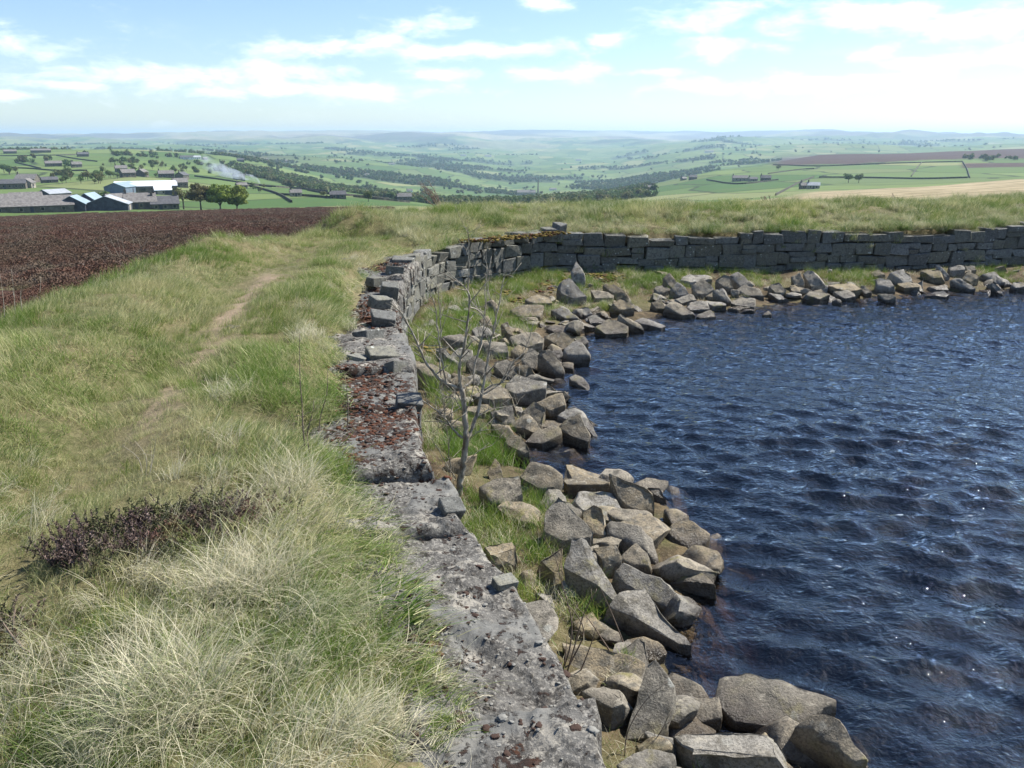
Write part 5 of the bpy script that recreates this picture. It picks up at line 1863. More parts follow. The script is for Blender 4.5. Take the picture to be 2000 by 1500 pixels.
# wind-bent shrub behind the bank
def bent_shrub(px, pybase, pytop, dist, label, seed, n=40):
    d = pix_dir(px, pybase)
    t = dist / d[1]
    base = np.array([d[0] * t, d[1] * t, EYE + d[2] * t])
    hgt = (pybase - pytop) / FPX * t
    r = random.Random(seed)
    root = empty('bare_shrub', tuple(base - np.array([0, 0, 0.4])))
    tag(root, label, 'shrub')
    paths, tw = [], []
    for k_ in range(9):
        p = Vector((r.gauss(0, .06) * hgt, r.gauss(0, .06) * hgt, 0))
        dd = Vector((r.uniform(-.55, .35), r.gauss(0, .3), 1)).normalized()
        pl = [p]
        L_ = (hgt + 0.4) * r.uniform(.6, 1.0)
        for s_ in range(6):
            dd = (dd + Vector((-0.10 + r.gauss(0, .15), r.gauss(0, .12), .02))).normalized()
            p = p + dd * L_ / 6
            pl.append(p)
            if s_ > 0:
                for q in range(7):
                    e = (dd + Vector((r.gauss(-.2, .7), r.gauss(0, .6), r.gauss(.1, .5)))).normalized()
                    l2 = hgt * r.uniform(.08, .28)
                    a1 = p + e * l2 * .5 + Vector((0, 0, .02))
                    tw.append(([p, a1, p + e * l2], [.006, .004, .002]))
        paths.append((pl, [0.03 * (1 - i / 8) for i in range(7)]))
    V, F = twig_tube(paths, 5)
    link('trunk', make_mesh('trunk', V, F, M['twig_grey']), root)
    V, F = twig_tube(tw, 3)
    tag(link('twigs', make_mesh('twigs', V, F, M['twig_grey']), root), kind='stuff')


bent_shrub(864, 400, 345, 42, 'bare wind bent hawthorn poking over the bank beyond the wall', 71)
for (px, py, top_, dist, lab) in [(1505, 397, 380, 21, 'small brown bush on the far bank crest, further from the right edge'), (1757, 388, 374, 21, 'reddish brown bush on the far bank crest'), (1905, 420, 385, 18.2, 'bare grey tuft of stems near the right end of the far bank')]:
    bent_shrub(px, py, top_, dist, lab, px)

# J. moss on the coping and wall
M['moss_dark'] = simple_mat('dark_brown_moss', (0.05, 0.030, 0.022), 0.95, 0.4, 60)
M['moss_red'] = simple_mat('rust_red_moss', (0.085, 0.034, 0.018), 0.95, 0.5, 50)
M['moss_grey'] = simple_mat('grey_hoary_moss', (0.20, 0.195, 0.175), 0.95, 0.35, 70)
M['moss_gold'] = simple_mat('golden_green_moss', (0.17, 0.125, 0.028), 0.95, 0.5, 20)


def cushion(mat, seed, spiky=0.25):
    bm = bmesh.new()
    bmesh.ops.create_icosphere(bm, subdivisions=3, radius=1.0)
    co = np.array([v.co[:] for v in bm.verts])
    n = fbm(co[:, 0] * 1.3 + seed, co[:, 1] * 1.3, co[:, 2] * 1.3, oct=2, seed=seed) * 0.35 + fbm(co[:, 0] * 7, co[:, 1] * 7, co[:, 2] * 7, oct=2, seed=seed + 5) * spiky
    co = co * (1 + n)[:, None]
    co[:, 2] *= 0.34
    for v, c in zip(bm.verts, co):
        v.co = c
    me = bpy.data.meshes.new('cushion')
    bm.to_mesh(me)
    bm.free()
    me.polygons.foreach_set('use_smooth', np.ones(len(me.polygons), dtype=bool))
    me.materials.append(mat)
    return bpy.data.objects.new('cushion', me)


mv = [cushion(M['moss_dark'], 1), cushion(M['moss_dark'], 2), cushion(M['moss_red'], 3), cushion(M['moss_grey'], 4), cushion(M['moss_grey'], 5), cushion(M['moss_red'], 6)]
pts, scs, vids = [], [], []
mr = random.Random(61)
red_xy = RED_XY
for P_ in TOPPTS:
    nu, nv = P_.shape[:2]
    area = np.linalg.norm(P_[-1, 0] - P_[0, 0]) * np.linalg.norm(P_[0, -1] - P_[0, 0])
    for _ in range(int(650 * area)):
        i, j = mr.randrange(nu), mr.randrange(1, nv)
        p = P_[i, j]
        # cushions gather in drifts
        if vnoise(np.array([p[0] * 5.5]), np.array([p[1] * 5.5]), seed=66)[0] < 0.0 and mr.random() < 0.75:
            continue
        pts.append(p)
        big = mr.random() < 0.12
        s_ = mr.uniform(.009, .016) if big else mr.uniform(.003, .008)
        scs.append(s_)
        vids.append(mr.choice([3, 4, 3, 4, 0, 1]) if not big else mr.choice([0, 1, 3, 4, 0, 1]))
for cx_, cy_, r_ in red_xy:
    allp = [P_ for P_ in TOPPTS if np.min(np.hypot(P_[..., 0] - cx_, P_[..., 1] - cy_)) < r_]
    for P_ in allp:
        q = P_.reshape(-1, 3)
        q = q[np.hypot(q[:, 0] - cx_, q[:, 1] - cy_) < r_ * 1.2]
        for _ in range(int(420 * r_ * r_ * 6)):
            p = q[mr.randrange(len(q))]
            if mr.random() < math.exp(-((p[0] - cx_) ** 2 + (p[1] - cy_) ** 2) / (r_ * r_ * .6)):
                pts.append(p)
                scs.append(mr.uniform(.006, .017))
                vids.append(mr.choice([2, 5, 0, 1, 2, 1]))
scatter('moss', np.array(pts) + [0, 0, 0.001], [(mr.gauss(0, .15), mr.gauss(0, .15), mr.uniform(0, 6.28)) for _ in pts], scs, vids, mv, 'grey brown and rust red moss cushions on the wall coping', 'moss')
# golden moss mats along the top of the wall by the corner and on the shore
gp, gs, gv = [], [], []
for (px, py, n, r_) in [(930, 467, 90, .25), (975, 463, 90, .25), (1010, 460, 120, .25), (1050, 456, 110, .25), (1080, 452, 90, .2)]:
    c = on_plane(px, py + 3, 0.02)
    for _ in range(n):
        gp.append((c[0] + mr.gauss(0, r_ * .6), c[1] + abs(mr.gauss(0, .1)) - 0.02, mr.uniform(-.01, .04)))
        gs.append(mr.uniform(.012, .03)); gv.append(mr.choice([0, 0, 1, 0]))
for (px, py, n, r_) in [(1060, 560, 60, .3), (1000, 585, 60, .35), (1190, 545, 60, .25), (1170, 540, 40, .2), (1090, 545, 40, .2), (1690, 548, 30, .2), (860, 690, 30, .2), (1010, 1010, 30, .1)]:
    c = hit_near(px, py)
    for _ in range(n):
        q = (c[0] + mr.gauss(0, r_ * .6), c[1] + mr.gauss(0, r_ * .6))
        gp.append((q[0], q[1], nz(q[0], q[1]) + .01))
        gs.append(mr.uniform(.015, .04)); gv.append(mr.choice([0, 0, 1, 0]))
scatter('golden_moss', gp, [(0, 0, mr.uniform(0, 6.28)) for _ in gp], gs, gv, [cushion(M['moss_gold'], 11), cushion(M['moss_red'], 12)], 'golden moss mats on the wall top and among the boulders', 'moss')


# ------------------------------------------------------------------ farms and houses of the far country
M['slate'] = simple_mat('stone_slate_roof', (0.155, 0.145, 0.135), 0.85, 0.3, 1.2)
M['slate_dark'] = simple_mat('dark_slate_roof', (0.085, 0.085, 0.09), 0.8, 0.25, 1.2)
M['gritstone'] = simple_mat('sooty_gritstone', (0.13, 0.115, 0.095), 0.9, 0.35, 0.8)
M['gritstone_pale'] = simple_mat('pale_gritstone', (0.30, 0.27, 0.22), 0.9, 0.25, 0.8)
M['blue_sheet'] = simple_mat('pale_blue_sheet_roof', (0.24, 0.31, 0.35), 0.55, 0.12, 0.6)
M['white_sheet'] = simple_mat('white_sheet_roof', (0.62, 0.66, 0.70), 0.5, 0.12, 0.6)
M['grey_sheet'] = simple_mat('grey_sheet_roof', (0.30, 0.32, 0.34), 0.6, 0.15, 0.6)
M['dark_wood'] = simple_mat('dark_boarding', (0.06, 0.065, 0.08), 0.8, 0.3, 1.0)
M['slate_blue'] = simple_mat('blue_grey_sheeting', (0.13, 0.17, 0.22), 0.7, 0.15, 0.8)
M['render'] = simple_mat('white_render', (0.72, 0.72, 0.68), 0.8, 0.1, 1.0)
m, b, o_ = new_mat('window_glass')
pp = princ(b, (0.02, 0.025, 0.03), 0.08, 0.5)
b.l(pp.outputs[0], o_.inputs[0])
M['glass'] = m


def boxv(x0, x1, y0, y1, z0, z1):
    v = [(x, y, z) for x in (x0, x1) for y in (y0, y1) for z in (z0, z1)]
    f = [(0, 1, 3, 2), (4, 6, 7, 5), (0, 4, 5, 1), (2, 3, 7, 6), (0, 2, 6, 4), (1, 5, 7, 3)]
    return v, f


def join(parts):
    V, F = [], []
    for v, f in parts:
        b0 = len(V)
        V += v
        F += [tuple(i + b0 for i in q) for q in f]
    return V, F


def gabled(name, label, cat, px, row, length, depth, eave, ridge, yaw, wall_m, roof_m, win=3, door=True, chim=0, rmin=60, gable_m=None, floors=1, dist=None, group=None, skylight=False, sink=0.6):
    """gabled building; local x along the ridge, front towards -y"""
    if dist is None:
        g = hit_far(px, row, rmin)
    else:
        d = pix_dir(px, row)
        t = dist / math.hypot(d[0], d[1])
        g = np.array([d[0] * t, d[1] * t, float(tz(d[0] * t, d[1] * t)[0])])
    root = empty(name, tuple(g), math.atan2(-g[0], g[1]) + yaw)
    tag(root, label, cat, group)
    L2, D2 = length / 2, depth / 2
    z0 = -sink - 1.5
    v = [(-L2, -D2, z0), (L2, -D2, z0), (L2, D2, z0), (-L2, D2, z0), (-L2, -D2, eave), (L2, -D2, eave), (L2, D2, eave), (-L2, D2, eave), (-L2, 0, ridge), (L2, 0, ridge)]
    f = [(0, 1, 5, 4), (2, 3, 7, 6), (1, 2, 6, 9, 5), (3, 0, 4, 8, 7)]
    link('wall', make_mesh('wall', v, f, M[wall_m], False), root)
    ov, th = 0.35, 0.18
    sl = (ridge - eave) / D2
    ez = eave - ov * sl
    v = [(-L2 - ov, -D2 - ov, ez + th), (L2 + ov, -D2 - ov, ez + th), (L2 + ov, 0, ridge + th), (-L2 - ov, 0, ridge + th), (L2 + ov, D2 + ov, ez + th), (-L2 - ov, D2 + ov, ez + th),
         (-L2 - ov, -D2 - ov, ez), (L2 + ov, -D2 - ov, ez), (L2 + ov, 0, ridge + .02), (-L2 - ov, 0, ridge + .02), (L2 + ov, D2 + ov, ez), (-L2 - ov, D2 + ov, ez)]
    f = [(0, 1, 2, 3), (3, 2, 4, 5), (6, 7, 1, 0), (5, 4, 10, 11), (7, 8, 2, 1), (8, 10, 4, 2), (9, 6, 0, 3), (11, 9, 3, 5)]
    roof = link('roof', make_mesh('roof', v, f, M[roof_m], False), root)
    r = random.Random(int(px * 7 + row))
    if skylight:
        for q in range(3):
            x0 = -L2 + length * (0.2 + 0.25 * q)
            zz = lambda yy: ridge + th + 0.03 - sl * abs(yy)
            v = [(x0, -D2 * .9, zz(-D2 * .9)), (x0 + length * .09, -D2 * .9, zz(-D2 * .9)), (x0 + length * .09, -D2 * .15, zz(-D2 * .15)), (x0, -D2 * .15, zz(-D2 * .15))]
            link('skylight', make_mesh('skylight', v, [(0, 1, 2, 3)], M['white_sheet'], False), roof)
    fl = eave / floors
    for q in range(win):
        for fi in range(floors):
            x0 = -L2 + length * (q + 0.5) / win
            zc = fl * (fi + 0.55)
            wv, wf = boxv(x0 - .55, x0 + .55, -D2 - .05, -D2 + .1, zc - .6, zc + .6)
            wo = link('window', make_mesh('window', wv, wf, M['gritstone_pale'], False), root)
            wv, wf = boxv(x0 - .42, x0 + .42, -D2 - .09, -D2 - .03, zc - .48, zc + .48)
            link('pane', make_mesh('pane', wv, wf, M['glass'], False), wo)
    if door:
        x0 = -L2 + length * (0.5 if win % 2 == 0 else 0.34)
        hd, wd_ = (min(2.1, eave * .85), 0.5) if wall_m != 'dark_wood' else (eave * .8, 1.6)
        wv, wf = boxv(x0 - wd_, x0 + wd_, -D2 - .06, -D2 + .1, 0, hd)
        link('door', make_mesh('door', wv, wf, M['dark_wood'] if wall_m != 'dark_wood' else M['gritstone_pale'], False), root)
    for q in range(chim):
        x0 = -L2 + 0.5 + (length - 1.0) * (q / max(1, chim - 1) if chim > 1 else 0)
        wv, wf = boxv(x0 - .4, x0 + .4, -.35, .35, ridge - .5, ridge + 1.3)
        pv_, pf_ = boxv(x0 - .16, x0 + .16, -.16, .16, ridge + 1.3, ridge + 1.7)
        V, F = join([(wv, wf), (pv_, pf_)])
        link('chimney', make_mesh('chimney', V, F, M['gritstone'], False), roof)
    return root


# farmstead just beyond the heather
gabled('stone_barn', 'long stone slated barn roof rising behind the heather at the left edge', 'barn', 62, 405, 24, 11, 2.2, 5.0, 0.0, 'gritstone', 'slate', 4, dist=318, skylight=False)
gabled('stone_barn', 'stone slated farmhouse roof cut by the left edge of the picture', 'barn', -25, 405, 18, 11, 2.4, 5.2, 0.02, 'gritstone', 'slate', 3, dist=322, chim=1)
gabled('farm_shed', 'pale blue roofed shed beside the long slated barn', 'shed', 146, 404, 7.5, 8.5, 2.6, 5.0, R(74), 'dark_wood', 'blue_sheet', 0, dist=318)
gabled('farm_shed', 'second pale blue roofed shed, behind the first', 'shed', 178, 403, 8, 7.5, 2.8, 5.4, R(68), 'dark_wood', 'blue_sheet', 0, dist=327)
gabled('farm_shed', 'dark gabled shed with pale roof strips right of the blue sheds', 'shed', 212, 405, 9, 13.5, 2.2, 4.8, R(80), 'dark_wood', 'grey_sheet', 0, dist=318, skylight=True)
gabled('stone_barn', 'low stone slated barn behind the dark gabled shed', 'barn', 236, 404, 10, 9, 2.2, 5.2, R(30), 'gritstone', 'slate', 2, dist=330)
gabled('farmhouse', 'long farmhouse with chimneys left of the spreading trees', 'house', 275, 404, 10, 8, 2.7, 5.4, 0.05, 'gritstone', 'slate', 3, dist=326, chim=2, floors=1)
gabled('farmhouse', 'cottage with end chimney joined to the long farmhouse', 'house', 322, 404, 9, 7.5, 2.2, 4.6, 0.05, 'gritstone', 'slate_dark', 3, dist=325, chim=2)
gabled('farm_shed', 'small grey roofed shed standing on the green behind the blue sheds', 'shed', 107, 388, 10, 8.5, 2.4, 3.9, R(35), 'dark_wood', 'grey_sheet', 1, rmin=330)
gabled('stone_barn', 'low stone outbuilding behind the long slated barn', 'barn', 52, 394, 11, 6, 1.8, 3.6, 0.1, 'gritstone', 'slate', 2, rmin=330)
gabled('stone_barn', 'long dark barn with a pale gable above the farmyard', 'barn', 22, 369, 15, 7, 3.0, 5.0, R(-8), 'gritstone', 'slate_dark', 5, rmin=380)
gabled('farmhouse', 'pale gabled cottage at the end of the long dark barn', 'house', 56, 367, 4.5, 6, 3.0, 5.0, R(60), 'gritstone_pale', 'slate', 1, rmin=380)
gabled('farmhouse', 'slate roofed house behind the long dark barn', 'house', 55, 357, 12, 9, 2.6, 5.4, R(-25), 'gritstone', 'slate', 3, rmin=430, chim=1)
gabled('farm_shed', 'small dark roofed shed right of the slate roofed house', 'shed', 97, 357, 9, 6, 2.0, 3.6, R(10), 'gritstone', 'slate_dark', 1, rmin=430)
# works with white north-light roofs
gf = hit_far(285, 377, 400)
works = empty('works_building', tuple(gf), math.atan2(-gf[0], gf[1]))
tag(works, 'low works building with rows of white ridged roofs', 'building')
sc_ = float(np.linalg.norm(gf)) / FPX
Wd = 100 * sc_
vv, ff = boxv(-Wd * .5, Wd * .52, 0, Wd * .9, -1.5, 3.4)
link('wall', make_mesh('wall', vv, ff, M['gritstone'], False), works)
for k_ in range(7):
    y0 = k_ * Wd * .9 / 7
    dy = Wd * .9 / 7
    v = [(-Wd * .51, y0, 3.4), (Wd * .53, y0, 3.4), (Wd * .53, y0 + dy * .55, 5.0), (-Wd * .51, y0 + dy * .55, 5.0), (Wd * .53, y0 + dy, 3.4), (-Wd * .51, y0 + dy, 3.4)]
    link('roof_bay', make_mesh('roof_bay', v, [(0, 1, 2, 3), (3, 2, 4, 5), (1, 4, 2), (0, 3, 5)], M['white_sheet'], False), works)
for k_ in range(6):
    x0 = -Wd * .42 + k_ * Wd * .17
    vv, ff = boxv(x0, x0 + Wd * .08, -.06, .1, 1.0, 2.4)
    link('window', make_mesh('window', vv, ff, M['glass'], False), works)
gabled('farm_shed', 'big shed with a pale blue roof against the white roofed works', 'shed', 240, 376, 15, 11, 3.0, 5.0, R(62), 'slate_blue', 'blue_sheet', 0, rmin=400)
gabled('farm_shed', 'white lean roofed bay in front of the white roofed works', 'shed', 319, 380, 8, 6, 2.4, 4.2, R(4), 'dark_wood', 'white_sheet', 1, rmin=390)
for px, row, L_, yaw, rm, wm, ch, lab in [(325, 347, 11, .1, 480, 'slate', 1, 'house with slate roof behind the right end of the works'), (356, 350, 9, 1.1, 480, 'slate_dark', 1, 'dark gabled house right of the works, higher of two'), (352, 366, 8, .2, 430, 'slate', 1, 'dark terraced house at the right end of the works'),
                                          (250, 346, 9, .3, 480, 'slate', 0, 'house among trees behind the left end of the works'), (278, 345, 6, 1.0, 480, 'slate', 1, 'small gabled house behind the middle of the works'), (237, 336, 9, .1, 560, 'slate', 1, 'roof among the trees farther behind the works')]:
    gabled('farmhouse', lab, 'house', px, row, L_, 7, 3.2, 5.4, yaw, 'gritstone', wm, 3, rmin=rm, chim=ch)
far_h = [(105, 325, 15, .1, 700, 'gritstone', 'slate', 'long low farm on the green hillside left of the works'), (150, 327, 9, .3, 700, 'gritstone', 'slate', 'small barn just right of the long low hillside farm'), (162, 306, 13, .2, 900, 'gritstone', 'slate_dark', 'dark farm high on the left hillside with trees'),
         (20, 300, 16, .1, 1000, 'gritstone', 'slate', 'farm under the left skyline field'), (80, 298, 26, .05, 1100, 'gritstone', 'slate', 'long row of cottages below the left skyline'), (365, 311, 18, .05, 1100, 'render', 'slate_dark', 'white sided farm buildings on the brow above the smoke'),
         (385, 311, 11, .3, 1100, 'render', 'grey_sheet', 'white barn right of the farm on the brow'), (400, 312, 8, .8, 1100, 'gritstone', 'slate', 'small outbuilding at the right of the brow farm'), (467, 352, 10, .05, 500, 'dark_wood', 'slate_dark', 'dark barn beside the smoking bonfire'),
         (472, 368, 7, .4, 480, 'gritstone', 'slate', 'low stone house between the spreading trees and the bonfire'), (520, 314, 12, .2, 1200, 'gritstone', 'slate', 'farm on the second ridge above the smoke, leftmost'), (470, 316, 11, .1, 1200, 'gritstone', 'slate_dark', 'dark farm left of the ridge farm above the smoke'),
         (560, 316, 11, .5, 1200, 'gritstone', 'slate', 'farm on the second ridge above the smoke, right of the first'), (660, 388, 8, .1, 400, 'gritstone', 'slate_dark', 'dark farmhouse on the field edge just beyond the heather'), (578, 384, 6, .1, 440, 'gritstone_pale', 'slate', 'pale low building among walled fields beyond the heather'),
         (717, 344, 11, .4, 1200, 'render', 'slate', 'white house on the valley side above the round tree'), (800, 376, 9, .2, 900, 'render', 'slate', 'white gabled house low in the valley left of the bent hawthorn'), (790, 393, 10, .1, 620, 'gritstone', 'slate', 'dark roofs just over the grassy bank left of the bent hawthorn'),
         (765, 322, 18, .1, 2000, 'render', 'slate', 'small white farm farther up the valley side'), (905, 305, 30, .2, 2600, 'render', 'slate', 'tiny bright white house in the middle distance, furthest from the mill'), (953, 306, 34, .2, 2600, 'render', 'slate', 'tiny bright white house right of the other in the middle distance'),
         (1130, 314, 30, .1, 2400, 'render', 'slate', 'white farm on the far slope above the mill'), (1080, 372, 15, .3, 1500, 'render', 'slate', 'pale house among trees right of the mill chimney'), (1175, 377, 13, .2, 1100, 'gritstone_pale', 'slate', 'house among trees at the foot of the right hand fields'),
         (1265, 372, 9, .4, 700, 'gritstone', 'slate', 'farm on the green spur, left of the grey farm cluster'), (1445, 354, 14, .1, 600, 'gritstone_pale', 'slate', 'grey stone farm in the middle of the right hand fields'), (1470, 354, 8, .5, 600, 'gritstone_pale', 'slate_dark', 'barn joined to the grey stone farm'),
         (1495, 354, 9, .1, 620, 'gritstone', 'slate', 'low sheds right of the grey stone farm'), (1353, 351, 9, .2, 700, 'gritstone', 'slate', 'stone cottage left of the grey stone farm'), (1335, 352, 7, .8, 700, 'gritstone', 'slate', 'small barn left of the stone cottage'),
         (1588, 369, 7, .1, 430, 'gritstone_pale', 'grey_sheet', 'pale roofed shed just above the tan moor edge'), (1570, 369, 5, .4, 430, 'gritstone', 'slate', 'small stone hut left of the pale roofed shed'), (1385, 298, 36, .1, 2600, 'render', 'slate', 'pale farm row high on the far green slope'), (1480, 268, 50, .1, 4200, 'gritstone_pale', 'slate', 'group of roofs on the far green hilltop')]
for px, row_, L_, yaw, rm, wm, rmt, lab in far_h:
    gabled('farmhouse', lab, 'house', px, row_, L_, max(4, L_ * .45), 2.3 if L_ < 8.5 else 3.2 if L_ < 28 else 5, 3.9 if L_ < 8.5 else 5.4 if L_ < 28 else 8.5, yaw, wm, rmt, 2 if L_ < 15 else 4, rmin=rm, chim=1)
# the mill in the valley bottom
mill = gabled('mill_building', 'mill with a tall chimney low in the middle of the valley', 'mill', 1028, 384, 34, 13, 8, 12, .05, 'gritstone_pale', 'slate', 7, rmin=1300, floors=3)
vv = [(math.cos(a_) * (1.7 - z_ * .03), math.sin(a_) * (1.7 - z_ * .03), z_) for z_ in (0, 30, 31) for a_ in np.linspace(0, 2 * math.pi, 9)[:-1]]
ff = [(r_ * 8 + i, r_ * 8 + (i + 1) % 8, (r_ + 1) * 8 + (i + 1) % 8, (r_ + 1) * 8 + i) for r_ in range(2) for i in range(8)] + [tuple(range(16, 24))]
ch = link('chimney', make_mesh('mill_chimney', vv, ff, M['gritstone'], False), mill)
ch.location = (22, 4, 0)

# ------------------------------------------------------------------ field walls
M['field_wall'] = simple_mat('dark_field_wall', (0.075, 0.07, 0.055), 0.95, 0.4, 0.7)
fw = [([(380, 345), (420, 350), (460, 356), (520, 364), (570, 368), (640, 375)], 'dark field wall running down past the bonfire'),
      ([(540, 381), (600, 384), (650, 388)], 'field wall left of the dark farmhouse beyond the heather'),
      ([(480, 362), (515, 371), (545, 381), (570, 396)], 'field wall dropping towards the heather right of the spreading trees'),
      ([(470, 366), (500, 363), (530, 366)], 'short wall above the low stone house by the bonfire'),
      ([(690, 385), (760, 392), (800, 396)], 'field wall right of the round tree beyond the heather'),
      ([(600, 372), (640, 379), (700, 384), (760, 390)], 'field wall crossing above the round tree'),
      ([(0, 328), (60, 330), (110, 334), (170, 334)], 'long wall under the left hillside fields'),
      ([(30, 318), (60, 325), (80, 330)], 'wall slanting down the left hillside'),
      ([(110, 304), (150, 311), (190, 316)], 'wall below the dark farm on the left hillside'),
      ([(0, 305), (100, 304), (160, 302)], 'wall under the left skyline field'),
      ([(1590, 346), (1560, 358), (1530, 374), (1515, 382)], 'wall climbing the right hand fields towards the pale roofed shed'),
      ([(1600, 347), (1700, 348), (1800, 350), (1890, 348)], 'long wall under the wide green field on the right'),
      ([(1800, 318), (1790, 330), (1780, 345)], 'thin wall dividing the wide green field on the right'),
      ([(1880, 316), (1888, 330), (1894, 348)], 'thin wall at the right end of the wide green field'),
      ([(1510, 322), (1600, 325), (1700, 321), (1800, 318), (1880, 316)], 'wall between the dark moor and the wide green field'),
      ([(1500, 340), (1560, 332), (1590, 330)], 'wall of the small field under the dark moor'),
      ([(1380, 352), (1440, 360), (1520, 352)], 'wall round the front of the grey stone farm'),
      ([(1230, 365), (1300, 350), (1400, 340), (1480, 333)], 'wall along the foot of the right hand fields')]
for pl, lab in fw:
    pp_ = []
    dense = catmull(pl, 6)
    for px, row_ in dense:
        g = hit_far(px, row_, 300)
        if pp_ and abs(np.hypot(*g[:2]) - np.hypot(*pp_[-1][:2])) > 260:
            continue
        pp_.append(g)
    if len(pp_) < 3:
        continue
    V, F = [], []
    base = pp_[0].copy()
    for i, g in enumerate(pp_):
        d = pp_[min(i + 1, len(pp_) - 1)] - pp_[max(0, i - 1)]
        n_ = np.array([d[1], -d[0]]) / (math.hypot(d[0], d[1]) + 1e-6)
        for off, hz_ in ((-.35, -1.5), (-.22, 1.25), (.22, 1.25), (.35, -1.5)):
            V.append((g[0] + n_[0] * off - base[0], g[1] + n_[1] * off - base[1], g[2] + hz_ - base[2]))
    for i in range(len(pp_) - 1):
        for j in range(3):
            F.append((i * 4 + j, (i + 1) * 4 + j, (i + 1) * 4 + j + 1, i * 4 + j + 1))
    o = link('field_wall', make_mesh('field_wall', V, F, M['field_wall'], False), None, tuple(base))
    tag(o, lab, 'wall', 'field walls of the far pastures', kind='thing')


# ------------------------------------------------------------------ trees
def leaf_mat(name, a_, b__):
    m, b, o = new_mat(name)
    v = b.n('ShaderNodeAttribute', attribute_name='v').outputs['Fac']
    oi = b.n('ShaderNodeObjectInfo').outputs['Random']
    c = b.mix(v, a_, b__)
    hs = b.n('ShaderNodeHueSaturation')
    b.l(b.math('ADD', b.math('MULTIPLY', oi, 0.5), 0.75), hs.inputs['Value'])
    b.l(b.math('ADD', b.math('MULTIPLY', oi, 0.04), 0.48), hs.inputs['Hue'])
    b.l(c, hs.inputs['Color'])
    p = princ(b, hs.outputs[0], 0.7, 0.2)
    tr_ = b.n('ShaderNodeBsdfTranslucent')
    b.l(hs.outputs[0], tr_.inputs[0])
    mx = b.n('ShaderNodeMixShader')
    mx.inputs[0].default_value = 0.3
    b.l(p.outputs[0], mx.inputs[1])
    b.l(tr_.outputs[0], mx.inputs[2])
    b.l(mx.outputs[0], o.inputs[0])
    return m


M['leaf_bright'] = leaf_mat('young_sycamore_leaf', (0.11, 0.17, 0.025), (0.24, 0.30, 0.055))
M['leaf_dark'] = leaf_mat('dark_tree_leaf', (0.055, 0.09, 0.03), (0.12, 0.16, 0.045))
M['leaf_olive'] = leaf_mat('olive_budding_leaf', (0.09, 0.095, 0.035), (0.16, 0.16, 0.06))
M['trunk'] = simple_mat('tree_trunk_bark', (0.09, 0.075, 0.06), 0.9, 0.3, 3)


def crown_geo(w, h, n, leaf, seed, clumps=14, flat=0.0):
    r = np.random.default_rng(seed)
    cc = r.normal(0, 1, (clumps, 3))
    cc /= np.linalg.norm(cc, axis=1)[:, None]
    cc *= r.uniform(.25, .75, clumps)[:, None]
    cr_ = r.uniform(.28, .48, clumps)
    k_ = r.integers(0, clumps, n)
    d = r.normal(0, 1, (n, 3))
    d /= np.linalg.norm(d, axis=1)[:, None]
    p = cc[k_] + d * (cr_[k_] * r.uniform(.7, 1.08, n))[:, None]
    p[:, 2] = np.where(p[:, 2] < -0.5, -0.5 + (p[:, 2] + .5) * .3, p[:, 2])
    pos = p * np.array([w / 2, w / 2, h / 2])
    nrm = d + r.normal(0, .45, (n, 3))
    nrm /= np.linalg.norm(nrm, axis=1)[:, None]
    t1 = np.cross(nrm, r.normal(0, 1, (n, 3)))
    t1 /= np.linalg.norm(t1, axis=1)[:, None] + 1e-9
    t2 = np.cross(nrm, t1)
    s_ = leaf * r.uniform(.6, 1.3, n)[:, None]
    V = np.stack([pos - t1 * s_, pos + t2 * s_ * .7, pos + t1 * s_, pos - t2 * s_ * .7], 1).reshape(-1, 3)
    F = np.arange(n * 4).reshape(n, 4)
    v = np.repeat(np.clip(r.uniform(0, 1, n) * .6 + .4 * r.uniform(0, 1, clumps)[k_], 0, 1), 4)
    return V, F, v


def tree(px, row_, hpx, wpx, mat, label, seed, rmin=300, n=1600, leaf=None, dist=None, lean=0.0, trunk_frac=.28, group=None, name='tree'):
    if dist is None:
        g = hit_far(px, row_, rmin)
    else:
        d = pix_dir(px, row_)
        t = dist / math.hypot(d[0], d[1])
        g = np.array([d[0] * t, d[1] * t, float(tz(d[0] * t, d[1] * t)[0])])
    k_ = float(np.linalg.norm(g)) / FPX
    H, W = hpx * k_, wpx * k_
    root = empty(name, tuple(g - np.array([0, 0, .3])))
    tag(root, label, 'tree', group)
    r = random.Random(seed)
    th = H * trunk_frac
    paths = [([(0, 0, 0), (lean * .3 * H, 0, th * .6), (lean * .5 * H, 0, th)], [H * .035, H * .027, H * .022])]
    for q in range(7):
        a_ = r.uniform(0, 6.28)
        e = Vector((math.cos(a_) * W * .33 + lean * H, math.sin(a_) * W * .33, H * r.uniform(.6, .85)))
        s0 = Vector((lean * .5 * H, 0, th * .9))
        mid_ = s0.lerp(e, .5) + Vector((0, 0, H * .06))
        paths.append(([s0, mid_, e], [H * .016, H * .010, H * .004]))
    V, F = twig_tube(paths, 6)
    link('trunk', make_mesh('trunk', V, F, M['trunk']), root)
    ch_ = H * (1 - trunk_frac * .7)
    V, F, v = crown_geo(W, ch_, n, leaf or max(.18, W * .045), seed)
    V = V + np.array([lean * H, 0, H - ch_ / 2])
    me = make_mesh('crown', V, F, mat)
    set_attr(me, 'v', v)
    link('crown', me, root)


